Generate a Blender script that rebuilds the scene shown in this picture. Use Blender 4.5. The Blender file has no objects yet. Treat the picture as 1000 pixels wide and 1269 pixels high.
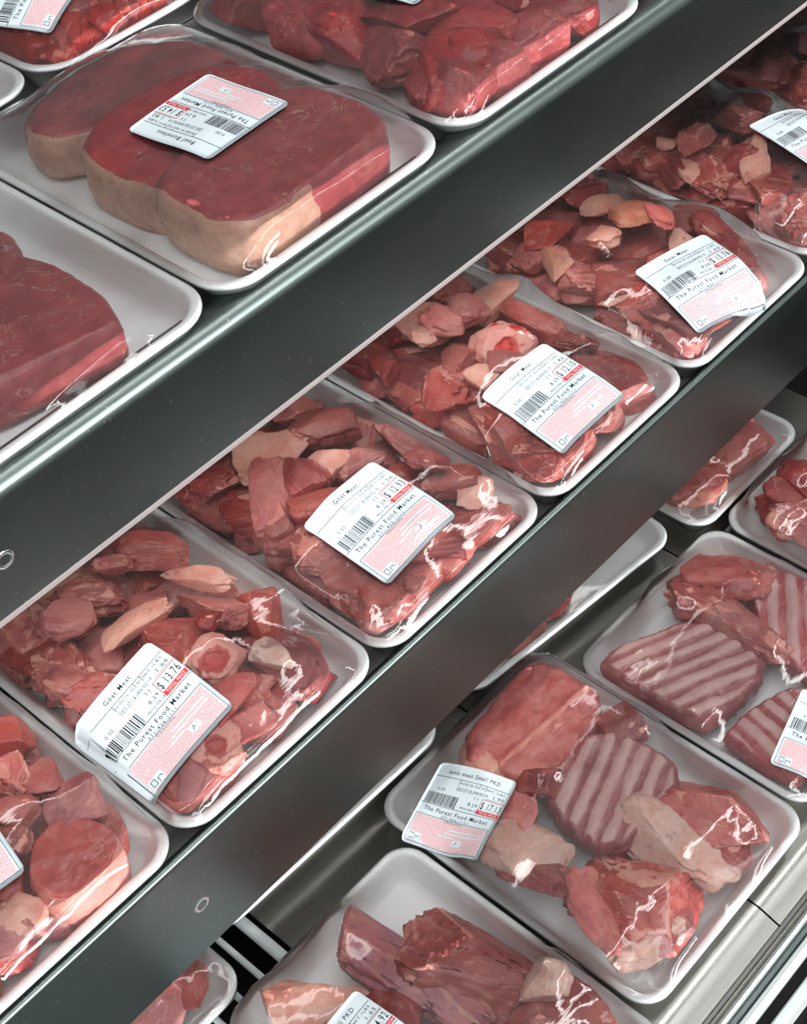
import bpy, bmesh, math, random
import numpy as np
from mathutils import Matrix, Vector

MM = 0.001
S = bpy.context.scene
COL = S.collection

# ------------------------------------------------------------------ camera
cam_d = bpy.data.cameras.new('camera')
cam_d.sensor_fit = 'HORIZONTAL'
cam_d.sensor_width = 36.0
cam_d.lens = 36.0 * 1919.0 / 1000.0
cam_d.clip_start = 0.02
cam = bpy.data.objects.new('camera', cam_d)
COL.objects.link(cam)
cam.matrix_world = Matrix((
    (0.668331, 0.575330, -0.471518, 0.0),
    (-0.739291, 0.443557, -0.506662, 0.0),
    (-0.082353, 0.687206, 0.721779, 0.70),
    (0, 0, 0, 1)))
S.camera = cam

# ------------------------------------------------------------------ world and lamps
W = bpy.data.worlds.new('shop_ambient')
S.world = W
W.use_nodes = True
W.node_tree.nodes['Background'].inputs[0].default_value = (0.93, 0.98, 1.0, 1)
W.node_tree.nodes['Background'].inputs[1].default_value = 0.50


def area(name, loc, target, sx, sy, power, col=(1, 1, 1)):
    d = bpy.data.lights.new(name, 'AREA')
    d.shape = 'RECTANGLE'
    d.size, d.size_y = sx, sy
    d.energy = power
    d.color = col
    o = bpy.data.objects.new(name, d)
    COL.objects.link(o)
    o.location = loc
    dirv = Vector(target) - Vector(loc)
    z = -dirv.normalized()
    x = Vector((1, 0, 0))
    y = z.cross(x).normalized()
    x = y.cross(z)
    o.matrix_world = Matrix(((x.x, y.x, z.x, loc[0]), (x.y, y.y, z.y, loc[1]), (x.z, y.z, z.z, loc[2]), (0, 0, 0, 1)))
    return o


area('canopy_tube', (0.5, 0.16, 1.20), (0.5, 0.45, 0.0), 2.6, 0.06, 9, (1.0, 0.99, 0.97))
area('ceiling_strip', (0.6, -0.75, 2.2), (0.5, 0.45, 0.0), 3.6, 0.24, 10, (0.97, 1.0, 1.0))
area('aisle_fill', (0.2, -2.4, 1.9), (0.5, 0.45, -0.1), 4.5, 0.35, 60, (0.98, 1.0, 1.0))  # unseen lamp added in front so light gets in under the shelves
area('far_aisle_fill', (0.2, -4.6, 2.0), (0.5, 0.45, -0.1), 6.0, 0.5, 400, (0.98, 1.0, 1.0))  # second unseen lamp, added at a lower angle to brighten the middle trays
area('upper_shelf_fill', (0.12, 0.540, 0.190), (0.12, 0.53, 0.0), 1.3, 0.016, 0.80, (1.0, 1.0, 0.98))  # added lamp, not a known fitting; lifts the dark backs of the goat trays
area('middle_shelf_fill', (0.35, 0.445, -0.012), (0.35, 0.43, -0.2), 1.6, 0.016, 0.65, (1.0, 1.0, 0.98))  # added lamp, likewise invented; brightens the trays beneath the middle shelf

S.view_settings.view_transform = 'Standard'
S.view_settings.look = 'None'
S.view_settings.gamma = 1.0
S.view_settings.use_curve_mapping = False
S.view_settings.exposure = -0.10

rng = random.Random(7)


# ------------------------------------------------------------------ helpers
def tag(o, label=None, cat=None, group=None, kind=None):
    if label:
        o['label'] = label
    if cat:
        o['category'] = cat
    if group:
        o['group'] = group
    if kind:
        o['kind'] = kind
    return o


def empty(name, loc, rz=0.0):
    o = bpy.data.objects.new(name, None)
    o.empty_display_size = 0.02
    COL.objects.link(o)
    o.location = loc
    o.rotation_euler = (0, 0, rz)
    return o


def link(name, me, mat=None, parent=None, loc=None, rot=None):
    if mat and not me.materials:
        me.materials.append(mat)
    o = bpy.data.objects.new(name, me)
    COL.objects.link(o)
    if parent:
        o.parent = parent
    if loc is not None:
        o.location = loc
    if rot is not None:
        o.rotation_euler = rot
    return o


def mesh(name, V, F, smooth=True):
    me = bpy.data.meshes.new(name)
    V = np.asarray(V, dtype=float).reshape(-1, 3)
    me.from_pydata(V.tolist(), [], [tuple(int(i) for i in f) for f in F])
    if smooth:
        me.polygons.foreach_set('use_smooth', np.ones(len(me.polygons), dtype=bool))
    me.update()
    return me


def attr(me, name, vals):
    a = me.attributes.new(name, 'FLOAT', 'POINT')
    a.data.foreach_set('value', np.asarray(vals, dtype=np.float32))


_perm = {}


def pnoise(P, seed):
    """Perlin gradient noise at points P (n,3), about -0.7..0.7"""
    if seed not in _perm:
        r = np.random.RandomState(seed)
        p = r.permutation(256)
        g = r.normal(size=(256, 3))
        g /= np.linalg.norm(g, axis=1)[:, None]
        _perm[seed] = (np.concatenate([p, p, p]), g)
    p, g = _perm[seed]
    I = np.floor(P).astype(int)
    f = P - I
    u = f * f * f * (f * (f * 6 - 15) + 10)
    I &= 255
    out = np.zeros(len(P))
    for dx in (0, 1):
        wx = u[:, 0] if dx else 1 - u[:, 0]
        for dy in (0, 1):
            wy = u[:, 1] if dy else 1 - u[:, 1]
            for dz in (0, 1):
                wz = u[:, 2] if dz else 1 - u[:, 2]
                h = p[p[p[(I[:, 0] + dx) & 255] + ((I[:, 1] + dy) & 255)] + ((I[:, 2] + dz) & 255)] & 255
                gv = g[h]
                d = gv[:, 0] * (f[:, 0] - dx) + gv[:, 1] * (f[:, 1] - dy) + gv[:, 2] * (f[:, 2] - dz)
                out += wx * wy * wz * d
    return out


def fbm(P, seed, octs=3):
    s, a = np.zeros(len(P)), 1.0
    for k in range(octs):
        s += a * pnoise(P * (2.03 ** k) + 17.3 * k, seed)
        a *= 0.5
    return s


def sstep(a, b, x):
    t = np.clip((x - a) / (b - a), 0, 1)
    return t * t * (3 - 2 * t)


# ------------------------------------------------------------------ materials
def new_mat(name):
    m = bpy.data.materials.new(name)
    m.use_nodes = True
    nt = m.node_tree
    for n in list(nt.nodes):
        nt.nodes.remove(n)
    out = nt.nodes.new('ShaderNodeOutputMaterial')
    return m, nt, out


class N:
    """tiny node builder"""
    def __init__(self, nt):
        self.nt = nt

    def node(self, t, **kw):
        n = self.nt.nodes.new(t)
        for k, v in kw.items():
            setattr(n, k, v)
        return n

    def put(self, sock, v):
        if hasattr(v, 'is_output') or isinstance(v, bpy.types.NodeSocket):
            self.nt.links.new(v, sock)
        else:
            sock.default_value = v

    def math(self, op, a, b=0.0, c=0.0, clamp=False):
        n = self.node('ShaderNodeMath', operation=op, use_clamp=clamp)
        self.put(n.inputs[0], a)
        self.put(n.inputs[1], b)
        self.put(n.inputs[2], c)
        return n.outputs[0]

    def noise(self, vec, scale, detail=4.0, rough=0.55, dist=0.0):
        n = self.node('ShaderNodeTexNoise')
        self.put(n.inputs['Vector'], vec)
        n.inputs['Scale'].default_value = scale
        n.inputs['Detail'].default_value = detail
        n.inputs['Roughness'].default_value = rough
        n.inputs['Distortion'].default_value = dist
        return n.outputs['Fac']

    def smooth(self, x, a, b, lo=0.0, hi=1.0):
        n = self.node('ShaderNodeMapRange', interpolation_type='SMOOTHSTEP')
        self.put(n.inputs['Value'], x)
        n.inputs['From Min'].default_value = a
        n.inputs['From Max'].default_value = b
        n.inputs['To Min'].default_value = lo
        n.inputs['To Max'].default_value = hi
        return n.outputs[0]

    def mix(self, f, a, b):
        n = self.node('ShaderNodeMix', data_type='RGBA')
        self.put(n.inputs[0], f)
        self.put(n.inputs[6], a)
        self.put(n.inputs[7], b)
        return n.outputs[2]

    def mapping(self, vec, scale=(1, 1, 1), rot=(0, 0, 0)):
        n = self.node('ShaderNodeMapping')
        self.put(n.inputs['Vector'], vec)
        n.inputs['Scale'].default_value = scale
        n.inputs['Rotation'].default_value = rot
        return n.outputs[0]


def rgb(r, g, b):
    """sRGB 0-255 to linear"""
    def f(c):
        c /= 255.0
        return c / 12.92 if c <= 0.04045 else ((c + 0.055) / 1.055) ** 2.4
    return (f(r), f(g), f(b), 1.0)


def meat_mat(name, a, b, fat, bias=0.0, veins=0.35, sheen=0.25, fibre=0.5, rough=0.34, fatvar=None, fr=(0.40, 0.62)):
    m, nt, out = new_mat(name)
    k = N(nt)
    tc = k.node('ShaderNodeTexCoord')
    oi = k.node('ShaderNodeObjectInfo')
    off = k.node('ShaderNodeVectorMath', operation='SCALE')
    k.put(off.inputs[0], (3.1, 1.7, 2.3))
    k.put(off.inputs['Scale'], oi.outputs['Random'])
    add = k.node('ShaderNodeVectorMath', operation='ADD')
    k.put(add.inputs[0], tc.outputs['Object'])
    k.put(add.inputs[1], off.outputs[0])
    v = add.outputs[0]
    n1 = k.noise(v, 55, 5, 0.6, 0.6)
    n2 = k.noise(v, 150, 5, 0.6, 0.8)
    n3 = k.noise(v, 28, 3, 0.5, 0.3)
    fib = k.noise(k.mapping(v, (60, 520, 520)), 1.0, 3, 0.6, 0.3)
    at = k.node('ShaderNodeAttribute', attribute_name='fat').outputs['Fac']
    # lean muscle: two reds in large patches, modulated by the fibre direction
    lean = k.mix(k.smooth(n1, 0.38, 0.62), a, b)
    hs = k.node('ShaderNodeHueSaturation')
    k.put(hs.inputs['Color'], lean)
    k.put(hs.inputs['Value'], k.math('ADD', k.math('MULTIPLY', k.math('FRACT', k.math('MULTIPLY', oi.outputs['Random'], 7.31)), 0.45), 0.78))
    k.put(hs.inputs['Saturation'], k.math('ADD', k.math('MULTIPLY', k.math('FRACT', k.math('MULTIPLY', oi.outputs['Random'], 13.7)), 0.22), 0.84))
    lean = hs.outputs[0]
    dark = k.mix(k.math('MULTIPLY', k.smooth(fib, 0.35, 0.7), 0.30 * fibre), lean, (a[0] * .45, a[1] * .35, a[2] * .35, 1))
    # thin silver-skin veins
    vn = k.math('ABSOLUTE', k.math('SUBTRACT', k.noise(v, 42, 3, 0.55, 1.6), 0.5))
    vein = k.math('MULTIPLY', k.smooth(vn, 0.0, 0.016, 1.0, 0.0), k.smooth(n3, 0.50, 0.62))
    # fat from the modelled attribute broken up by noise
    fm = k.math('ADD', at, k.math('MULTIPLY', k.math('SUBTRACT', n1, 0.5), 1.1))
    fm = k.math('ADD', fm, k.math('MULTIPLY', k.math('SUBTRACT', n2, 0.5), 0.9))
    fm = k.smooth(k.math('ADD', fm, bias), fr[0], fr[1])
    fm = k.math('MAXIMUM', fm, k.math('MULTIPLY', vein, veins), clamp=True)
    fv = fatvar or (fat[0] * .84, fat[1] * .54, fat[2] * .50, 1)
    fatc = k.mix(k.math('ADD', k.math('MULTIPLY', k.smooth(n1, 0.30, 0.68), 0.65), k.math('MULTIPLY', k.smooth(n2, 0.40, 0.68), 0.35)), fat, fv)
    # bluish membrane veil in patches
    veil = k.math('MULTIPLY', k.smooth(k.noise(v, 38, 4, 0.6, 1.0), 0.50, 0.72), sheen)
    c = k.mix(k.math('MULTIPLY', k.smooth(k.noise(v, 24, 4, 0.6, 0.8), 0.48, 0.66), 0.35 * sheen), dark, rgb(158, 78, 82))
    c = k.mix(veil, c, rgb(212, 154, 146))
    fas = k.smooth(k.noise(k.mapping(v, (34, 190, 120), (0.4, 0.7, 0.2)), 1.0, 4, 0.65, 1.4), 0.57, 0.66)
    c = k.mix(k.math('MULTIPLY', fas, 0.9 * sheen), c, rgb(214, 160, 154))
    c = k.mix(fm, c, fatc)
    bs = k.node('ShaderNodeBsdfPrincipled')
    k.put(bs.inputs['Base Color'], c)
    k.put(bs.inputs['Roughness'], k.math('ADD', k.math('MULTIPLY', n2, 0.25), rough - 0.12))
    bs.inputs['Specular IOR Level'].default_value = 0.45
    bs.inputs['Subsurface Weight'].default_value = 0.12
    bs.inputs['Subsurface Radius'].default_value = (1.0, 0.35, 0.25)
    bs.inputs['Subsurface Scale'].default_value = 0.004
    bp = k.node('ShaderNodeBump')
    bp.inputs['Strength'].default_value = 0.55
    bp.inputs['Distance'].default_value = 0.0012
    h = k.math('ADD', k.math('MULTIPLY', fib, 0.5 * fibre), k.math('MULTIPLY', n2, 0.8))
    h = k.math('ADD', h, k.math('MULTIPLY', fm, 0.25))
    k.put(bp.inputs['Height'], h)
    k.put(bs.inputs['Normal'], bp.outputs[0])
    nt.links.new(bs.outputs[0], out.inputs[0])
    return m


PINKFAT = rgb(232, 176, 164)
MEAT = {
    'L': meat_mat('meat_lean', rgb(170, 74, 68), rgb(190, 94, 84), PINKFAT, -0.05, 0.5, 0.45),
    'D': meat_mat('meat_dark', rgb(142, 50, 50), rgb(170, 70, 66), PINKFAT, -0.08, 0.45, 0.35),
    'M': meat_mat('meat_mixed', rgb(178, 78, 74), rgb(200, 100, 92), PINKFAT, 0.20, 0.6, 0.50),
    'F': meat_mat('meat_fat', rgb(206, 128, 118), rgb(222, 150, 138), rgb(238, 192, 176), 0.12, 0.2, 0.3, 0.2),
    'P': meat_mat('meat_pink', rgb(196, 96, 94), rgb(216, 126, 120), rgb(234, 176, 164), 0.0, 0.5, 0.4, 0.2),
    'W': meat_mat('bone_pale', rgb(206, 150, 142), rgb(220, 176, 166), rgb(232, 208, 196), 0.15, 0.2, 0.4, 0.2),
    'S': meat_mat('silver_skin', rgb(176, 98, 98), rgb(192, 122, 118), rgb(216, 166, 160), 0.0, 0.5, 0.6, 0.4),
    'O': meat_mat('fat_tan', rgb(190, 110, 86), rgb(206, 136, 108), rgb(228, 184, 150), 0.0, 0.3, 0.2, 0.2),
    'B': meat_mat('knuckle_bone', rgb(196, 60, 58), rgb(206, 84, 78), rgb(234, 178, 164), 0.05, 0.2, 0.2, 0.1, fatvar=rgb(222, 150, 140)),
    'beef': meat_mat('beef_red', rgb(150, 34, 40), rgb(176, 52, 54), rgb(220, 150, 140), -0.12, 0.75, 0.08, 0.6),
    'steak': meat_mat('beef_steak', rgb(152, 32, 40), rgb(172, 48, 52), rgb(210, 172, 150), -0.08, 0.8, 0.12, 0.35, fatvar=rgb(184, 134, 116)),
    'shank': meat_mat('shank_sinew', rgb(158, 96, 112), rgb(184, 112, 108), rgb(222, 198, 164), 0.0, 0.3, 0.4, 0.4, fatvar=rgb(214, 152, 134), fr=(0.1, 0.95)),
    'mince': meat_mat('beef_mince', rgb(160, 42, 40), rgb(190, 64, 54), rgb(220, 140, 124), 0.0, 0.3, 0.05, 0.3),
    'rib': meat_mat('lamb_rib', rgb(172, 74, 80), rgb(188, 94, 96), rgb(224, 190, 184), 0.0, 0.3, 0.5, 0.5, fatvar=rgb(206, 158, 154), fr=(-0.05, 0.95)),
}


def simple_mat(name, col, rough=0.5, metal=0.0, bump=0.0, bscale=300, spec=0.5, var=0.0):
    m, nt, out = new_mat(name)
    k = N(nt)
    tc = k.node('ShaderNodeTexCoord')
    bs = k.node('ShaderNodeBsdfPrincipled')
    n = k.noise(tc.outputs['Object'], bscale, 4, 0.6)
    k.put(bs.inputs['Base Color'], k.mix(k.math('MULTIPLY', n, var), col, (col[0] * .6, col[1] * .6, col[2] * .6, 1)))
    bs.inputs['Roughness'].default_value = rough
    bs.inputs['Metallic'].default_value = metal
    bs.inputs['Specular IOR Level'].default_value = spec
    if bump:
        bp = k.node('ShaderNodeBump')
        bp.inputs['Strength'].default_value = bump
        bp.inputs['Distance'].default_value = 0.0006
        k.put(bp.inputs['Height'], n)
        k.put(bs.inputs['Normal'], bp.outputs[0])
    nt.links.new(bs.outputs[0], out.inputs[0])
    return m


def steel_mat(name, col, rough, streak=0.25, smudge=0.3):
    """brushed stainless sheet with wiped smudges and a few specks"""
    m, nt, out = new_mat(name)
    k = N(nt)
    tc = k.node('ShaderNodeTexCoord')
    v = tc.outputs['Object']
    st = k.noise(k.mapping(v, (6, 900, 900)), 1.0, 4, 0.6)
    sm = k.noise(k.mapping(v, (9, 14, 14)), 1.0, 5, 0.6, 1.2)
    sp = k.smooth(k.noise(v, 420, 1, 0.5), 0.74, 0.78)
    c = k.mix(k.math('MULTIPLY', st, streak), col, (col[0] * .55, col[1] * .55, col[2] * .55, 1))
    c = k.mix(k.math('MULTIPLY', sp, 0.35), c, (.7, .7, .66, 1))
    bs = k.node('ShaderNodeBsdfPrincipled')
    k.put(bs.inputs['Base Color'], c)
    bs.inputs['Metallic'].default_value = 1.0
    r = k.math('ADD', k.math('MULTIPLY', k.smooth(sm, 0.35, 0.7), smudge * 0.35), rough)
    k.put(bs.inputs['Roughness'], r)
    bs.inputs['Anisotropic'].default_value = 0.4
    bp = k.node('ShaderNodeBump')
    bp.inputs['Strength'].default_value = 0.10
    bp.inputs['Distance'].default_value = 0.0003
    k.put(bp.inputs['Height'], st)
    k.put(bs.inputs['Normal'], bp.outputs[0])
    nt.links.new(bs.outputs[0], out.inputs[0])
    return m


def film_mat():
    m, nt, out = new_mat('cling_film')
    k = N(nt)
    tc = k.node('ShaderNodeTexCoord')
    oi = k.node('ShaderNodeObjectInfo')
    v = k.node('ShaderNodeVectorMath', operation='ADD')
    k.put(v.inputs[0], tc.outputs['Object'])
    k.put(v.inputs[1], oi.outputs['Random'])
    st = k.noise(k.mapping(v.outputs[0], (40, 260, 60), (0, 0, 0.6)), 1.0, 3, 0.5, 0.6)
    bp = k.node('ShaderNodeBump')
    bp.inputs['Strength'].default_value = 0.07
    bp.inputs['Distance'].default_value = 0.0010
    k.put(bp.inputs['Height'], st)
    fr = k.node('ShaderNodeFresnel')
    fr.inputs['IOR'].default_value = 1.50
    k.put(fr.inputs['Normal'], bp.outputs[0])
    fac = k.math('ADD', k.math('MULTIPLY', fr.outputs[0], 1.1), 0.008, clamp=True)
    tr = k.node('ShaderNodeBsdfTransparent')
    tr.inputs[0].default_value = (0.985, 0.985, 0.985, 1)
    gl = k.node('ShaderNodeBsdfGlossy')
    gl.inputs['Roughness'].default_value = 0.045
    k.put(gl.inputs['Normal'], bp.outputs[0])
    hz = k.node('ShaderNodeBsdfDiffuse')
    hz.inputs[0].default_value = (0.9, 0.9, 0.9, 1)
    m0 = k.node('ShaderNodeMixShader')
    m0.inputs[0].default_value = 0.012
    nt.links.new(tr.outputs[0], m0.inputs[1])
    nt.links.new(hz.outputs[0], m0.inputs[2])
    mx = k.node('ShaderNodeMixShader')
    k.put(mx.inputs[0], fac)
    nt.links.new(m0.outputs[0], mx.inputs[1])
    nt.links.new(gl.outputs[0], mx.inputs[2])
    nt.links.new(mx.outputs[0], out.inputs[0])
    return m


def redprint_mat():
    """fine red small print on the lower half of a scale label, in rows too small to read"""
    m, nt, out = new_mat('red_small_print')
    k = N(nt)
    uv = k.node('ShaderNodeTexCoord').outputs['UV']
    sep = k.node('ShaderNodeSeparateXYZ')
    k.put(sep.inputs[0], uv)
    row = k.math('FRACT', k.math('MULTIPLY', sep.outputs[1], 46.0))
    rowm = k.smooth(k.math('ABSOLUTE', k.math('SUBTRACT', row, 0.5)), 0.22, 0.45, 1.0, 0.25)
    n = k.noise(k.mapping(uv, (130, 70, 1)), 1.0, 2, 0.6)
    ink = k.math('MULTIPLY', k.math('MULTIPLY', k.smooth(n, 0.40, 0.56), rowm), 0.62)
    c = k.mix(ink, rgb(220, 200, 203), rgb(192, 88, 94))
    bs = k.node('ShaderNodeBsdfPrincipled')
    k.put(bs.inputs['Base Color'], c)
    bs.inputs['Roughness'].default_value = 0.7
    bs.inputs['Specular IOR Level'].default_value = 0.15
    nt.links.new(bs.outputs[0], out.inputs[0])
    return m


FILM = film_mat()
FOAM = simple_mat('white_foam', rgb(238, 240, 240), 0.55, 0, 0.35, 900, 0.3, 0.05)
PAPER = simple_mat('label_paper', rgb(204, 215, 220), 0.55, 0, 0, 300, 0.2, 0.0)
INK = simple_mat('black_ink', rgb(30, 32, 38), 0.8, 0, 0, 300, 0.08)
INKGREY = simple_mat('grey_ink', rgb(66, 70, 80), 0.8, 0, 0, 300, 0.08)
INKRED = simple_mat('red_ink', rgb(196, 62, 66), 0.8, 0, 0, 300, 0.1)
REDPRINT = redprint_mat()
STEEL = steel_mat('lip_steel', rgb(114, 124, 121), 0.30, 0.3, 0.10)
DECK = steel_mat('deck_steel', rgb(176, 174, 168), 0.22, 0.25, 0.15)
SHELFM = simple_mat('shelf_grey_steel', rgb(176, 176, 172), 0.45, 0.6, 0.1, 200)
CHROME = simple_mat('bright_chrome', (.85, .87, .86, 1), 0.12, 1.0)
BLACK = simple_mat('black_plastic', rgb(14, 14, 15), 0.6, 0, 0, 300, 0.2)
WHITEP = simple_mat('white_coating', rgb(204, 210, 210), 0.4, 0, 0.1, 200, 0.3)
TEAL = simple_mat('dark_gasket', rgb(52, 66, 66), 0.35)
FLOORM = simple_mat('dark_floor', rgb(40, 38, 38), 0.5, 0, 0, 6, 0.3, 0.4)
WALLM = simple_mat('case_back_panel', rgb(84, 84, 84), 0.5)


def clear_plastic():
    m, nt, out = new_mat('clear_plastic')
    k = N(nt)
    fr = k.node('ShaderNodeFresnel')
    fr.inputs['IOR'].default_value = 1.5
    tr = k.node('ShaderNodeBsdfTransparent')
    tr.inputs[0].default_value = (0.86, 0.84, 0.84, 1)
    pr = k.node('ShaderNodeBsdfPrincipled')
    pr.inputs['Base Color'].default_value = rgb(206, 196, 194)
    pr.inputs['Roughness'].default_value = 0.15
    mx = k.node('ShaderNodeMixShader')
    k.put(mx.inputs[0], k.math('ADD', fr.outputs[0], 0.40, clamp=True))
    nt.links.new(tr.outputs[0], mx.inputs[1])
    nt.links.new(pr.outputs[0], mx.inputs[2])
    nt.links.new(mx.outputs[0], out.inputs[0])
    return m


CLEAR = clear_plastic()


# ------------------------------------------------------------------ shapes for the case
def extrude_x(name, prof, x0, x1, closed=True, smooth=False, nx=1):
    """a profile of (y, z) carried along x"""
    n = len(prof)
    V, F = [], []
    xs = [x0 + (x1 - x0) * i / nx for i in range(nx + 1)]
    for x in xs:
        V += [(x, y, z) for y, z in prof]
    m = n if closed else n - 1
    for s in range(nx):
        for i in range(m):
            j = (i + 1) % n
            F.append((s * n + i, s * n + j, (s + 1) * n + j, (s + 1) * n + i))
    if closed:
        F.append(tuple(range(n)))
        F.append(tuple(range(nx * n, nx * n + n))[::-1])
    me = mesh(name, V, F, False)
    bm = bmesh.new()
    bm.from_mesh(me)
    bmesh.ops.recalc_face_normals(bm, faces=bm.faces)
    bm.to_mesh(me)
    bm.free()
    if smooth:
        me.polygons.foreach_set('use_smooth', np.ones(len(me.polygons), dtype=bool))
        try:
            me.set_sharp_from_angle(angle=math.radians(38))
        except Exception:
            pass
    return me


def thick_profile(pts, t):
    """open polyline of (y,z) given a sheet thickness t"""
    P = np.array(pts, float)
    d = np.gradient(P, axis=0)
    d /= np.linalg.norm(d, axis=1)[:, None]
    nrm = np.stack([d[:, 1], -d[:, 0]], 1)
    Q = P + nrm * t
    return [tuple(p) for p in P] + [tuple(q) for q in Q[::-1]]


def box_mesh(name, x0, x1, y0, y1, z0, z1, bev=0.0):
    bm = bmesh.new()
    bmesh.ops.create_cube(bm, size=1)
    for v in bm.verts:
        v.co = ((x0 + x1) / 2 + v.co.x * (x1 - x0), (y0 + y1) / 2 + v.co.y * (y1 - y0), (z0 + z1) / 2 + v.co.z * (z1 - z0))
    if bev:
        bmesh.ops.bevel(bm, geom=bm.edges[:], offset=bev, segments=2, affect='EDGES', profile=0.5)
    me = bpy.data.meshes.new(name)
    bm.to_mesh(me)
    bm.free()
    return me


def rod_mesh(name, p0, p1, r, n=12):
    p0, p1 = Vector(p0), Vector(p1)
    bm = bmesh.new()
    L = (p1 - p0).length
    M = Matrix.Translation((p0 + p1) / 2) @ (p1 - p0).to_track_quat('Z', 'Y').to_matrix().to_4x4()
    bmesh.ops.create_cone(bm, cap_ends=True, segments=n, radius1=r, radius2=r, depth=L, matrix=M)
    me = bpy.data.meshes.new(name)
    bm.to_mesh(me)
    bm.free()
    me.polygons.foreach_set('use_smooth', np.array([len(p.vertices) == 4 for p in me.polygons]))
    return me


def screw(name, x, y, z, r=0.0054):
    """countersunk screw ring with a dark socket, facing -y"""
    n = 24
    prof = [(r * 1.15, 0.0), (r * 1.0, -0.0012), (r * 0.72, -0.0016), (r * 0.5, -0.0008), (r * 0.42, 0.0006), (0.00001, 0.0008)]
    V, F = [], []
    for rr, d in prof:
        for i in range(n):
            a = 2 * math.pi * i / n
            V.append((x + rr * math.cos(a), y + d, z + rr * math.sin(a)))
    for j in range(len(prof) - 1):
        for i in range(n):
            F.append((j * n + i, j * n + (i + 1) % n, (j + 1) * n + (i + 1) % n, (j + 1) * n + i))
    me = mesh(name, V, F)
    me.materials.append(CHROME)
    me.materials.append(BLACK)
    for p in me.polygons:
        if p.index >= 3 * n:
            p.material_index = 1
    return me


# ------------------------------------------------------------------ the room and the case
tag(link('floor', box_mesh('floor', -2.5, 3.5, -3.0, 1.6, -0.95, -0.90), FLOORM), kind='structure')
tag(link('wall_back', box_mesh('wall_back', -0.7, 2.0, 0.99, 1.02, -0.9, 1.35), WALLM), kind='structure')

X0, X1 = -0.45, 1.60
case = empty('display_case', (0, 0, -0.9))
tag(case, 'white display case base with a black well under the wire rack', 'display case')
dz = 0.9


def case_part(name, me, mat):
    o = link(name, me, mat, case)
    o.location = (0, 0, dz)
    return o


case_part('base_cabinet', box_mesh('base_cabinet', X0, X1, 0.165, 0.98, -0.90, -0.33, 0.004), WHITEP)
case_part('rack_well', box_mesh('rack_well', X0, X1, 0.214, 0.97, -0.329, -0.300), BLACK)
case_part('front_panel', box_mesh('front_panel', X0, X1, 0.158, 0.1645, -0.88, -0.341, 0.001), simple_mat('dark_front', rgb(34, 30, 30), .3))
rail = empty('front_bumper', (0.5, 0.185, -0.9))
tag(rail, 'front bumper assembly: chrome rail, white bumper strip and black slot at lower right', 'bumper')
rail_inv = Matrix.Translation((0.5, 0.185, -0.9)).inverted() @ Matrix.Translation((0, 0.002, -0.008))


def rail_part(name, me, mat):
    o = link(name, me, mat, rail)
    o.matrix_parent_inverse = rail_inv
    return o


a = [math.pi * i / 12 for i in range(13)]
rail_part('chrome_rail', extrude_x('chrome_rail', [(0.1965 + 0.0028 * math.cos(t), -0.2145 + 0.0034 * math.sin(t)) for t in a] + [(0.1937, -0.229), (0.1993, -0.229)], X0, X1, True, True), CHROME)
rail_part('rail_channel', extrude_x('rail_channel', [(0.2052, -0.2135), (0.2030, -0.2135), (0.2024, -0.2165), (0.2010, -0.2165), (0.2004, -0.2135), (0.1994, -0.2150), (0.1994, -0.229), (0.2052, -0.229)], X0, X1), DECK)
rail_part('gasket_strip', extrude_x('gasket_strip', [(0.1936, -0.2175), (0.1905, -0.2160), (0.1900, -0.2175), (0.1900, -0.229), (0.1936, -0.229)], X0, X1), TEAL)
rail_part('white_bumper', extrude_x('white_bumper', [(0.1899, -0.2180), (0.1885, -0.2155), (0.1868, -0.2150), (0.1866, -0.2158), (0.1864, -0.2150), (0.1842, -0.2158), (0.1832, -0.2190), (0.1832, -0.229), (0.1899, -0.229)], X0, X1, True, True), WHITEP)
rail_part('air_slot', extrude_x('air_slot', [(0.1831, -0.2260), (0.1755, -0.2260), (0.1755, -0.24), (0.1831, -0.24)], X0, X1), BLACK)
rail_part('outer_trim', extrude_x('outer_trim', [(0.1754, -0.2220), (0.1740, -0.2195), (0.1695, -0.2195), (0.1682, -0.2220), (0.1682, -0.24), (0.1754, -0.24)], X0, X1), WHITEP)
rail_part('rail_base', box_mesh('rail_base', X0, X1, 0.1650, 0.21, -0.3215, -0.2405), BLACK)

# deck panels of the bottom tier: flat, then turned up to the front rail
deck_labels = [
    'steel deck panel with its bare left edge beside the white rack rods',
    'steel deck panel right of the panel joint, under the lamb rib tray',
    'steel deck panel at the far right under the dark red lamb tray',
]
for i, (xa, xb) in enumerate(((0.2645, 0.4800), (0.4815, 0.6975), (0.6990, 0.915))):
    prof = [(0.90, -0.2210), (0.2285, -0.2210), (0.2255, -0.2214), (0.2225, -0.2222), (0.2170, -0.2242), (0.2110, -0.2264), (0.2085, -0.2272)]
    prof = thick_profile(prof, -0.0012)
    pr = [(y, z) for y, z in prof]
    o = link('deck_panel', extrude_x('deck_panel', pr, xa, xb, True, True), DECK)
    fl = link('side_flange', box_mesh('side_flange', xa + 0.0004, xa + 0.0018, 0.23, 0.895, -0.236, -0.2225), DECK, o)
    tag(o, deck_labels[i], 'deck panel', 'steel deck panels on the bottom tier')
rack = empty('wire_rack', (0.15, 0.55, -0.23))
tag(rack, 'white coated wire rack over a black well, left of the steel deck panel', 'wire rack')
for i, x in enumerate((0.2575, 0.238, 0.2185, 0.199, 0.1795, 0.160, 0.1405, 0.121, 0.1015, 0.082, 0.0625)):
    r = 0.0044 if i == 0 else 0.0024
    o = link('rod', rod_mesh('rod', (x, 0.21, -0.2205 - r), (x, 0.90, -0.2205 - r), r), WHITEP, rack)
    o.matrix_parent_inverse = Matrix.Translation(rack.location).inverted()
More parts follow.
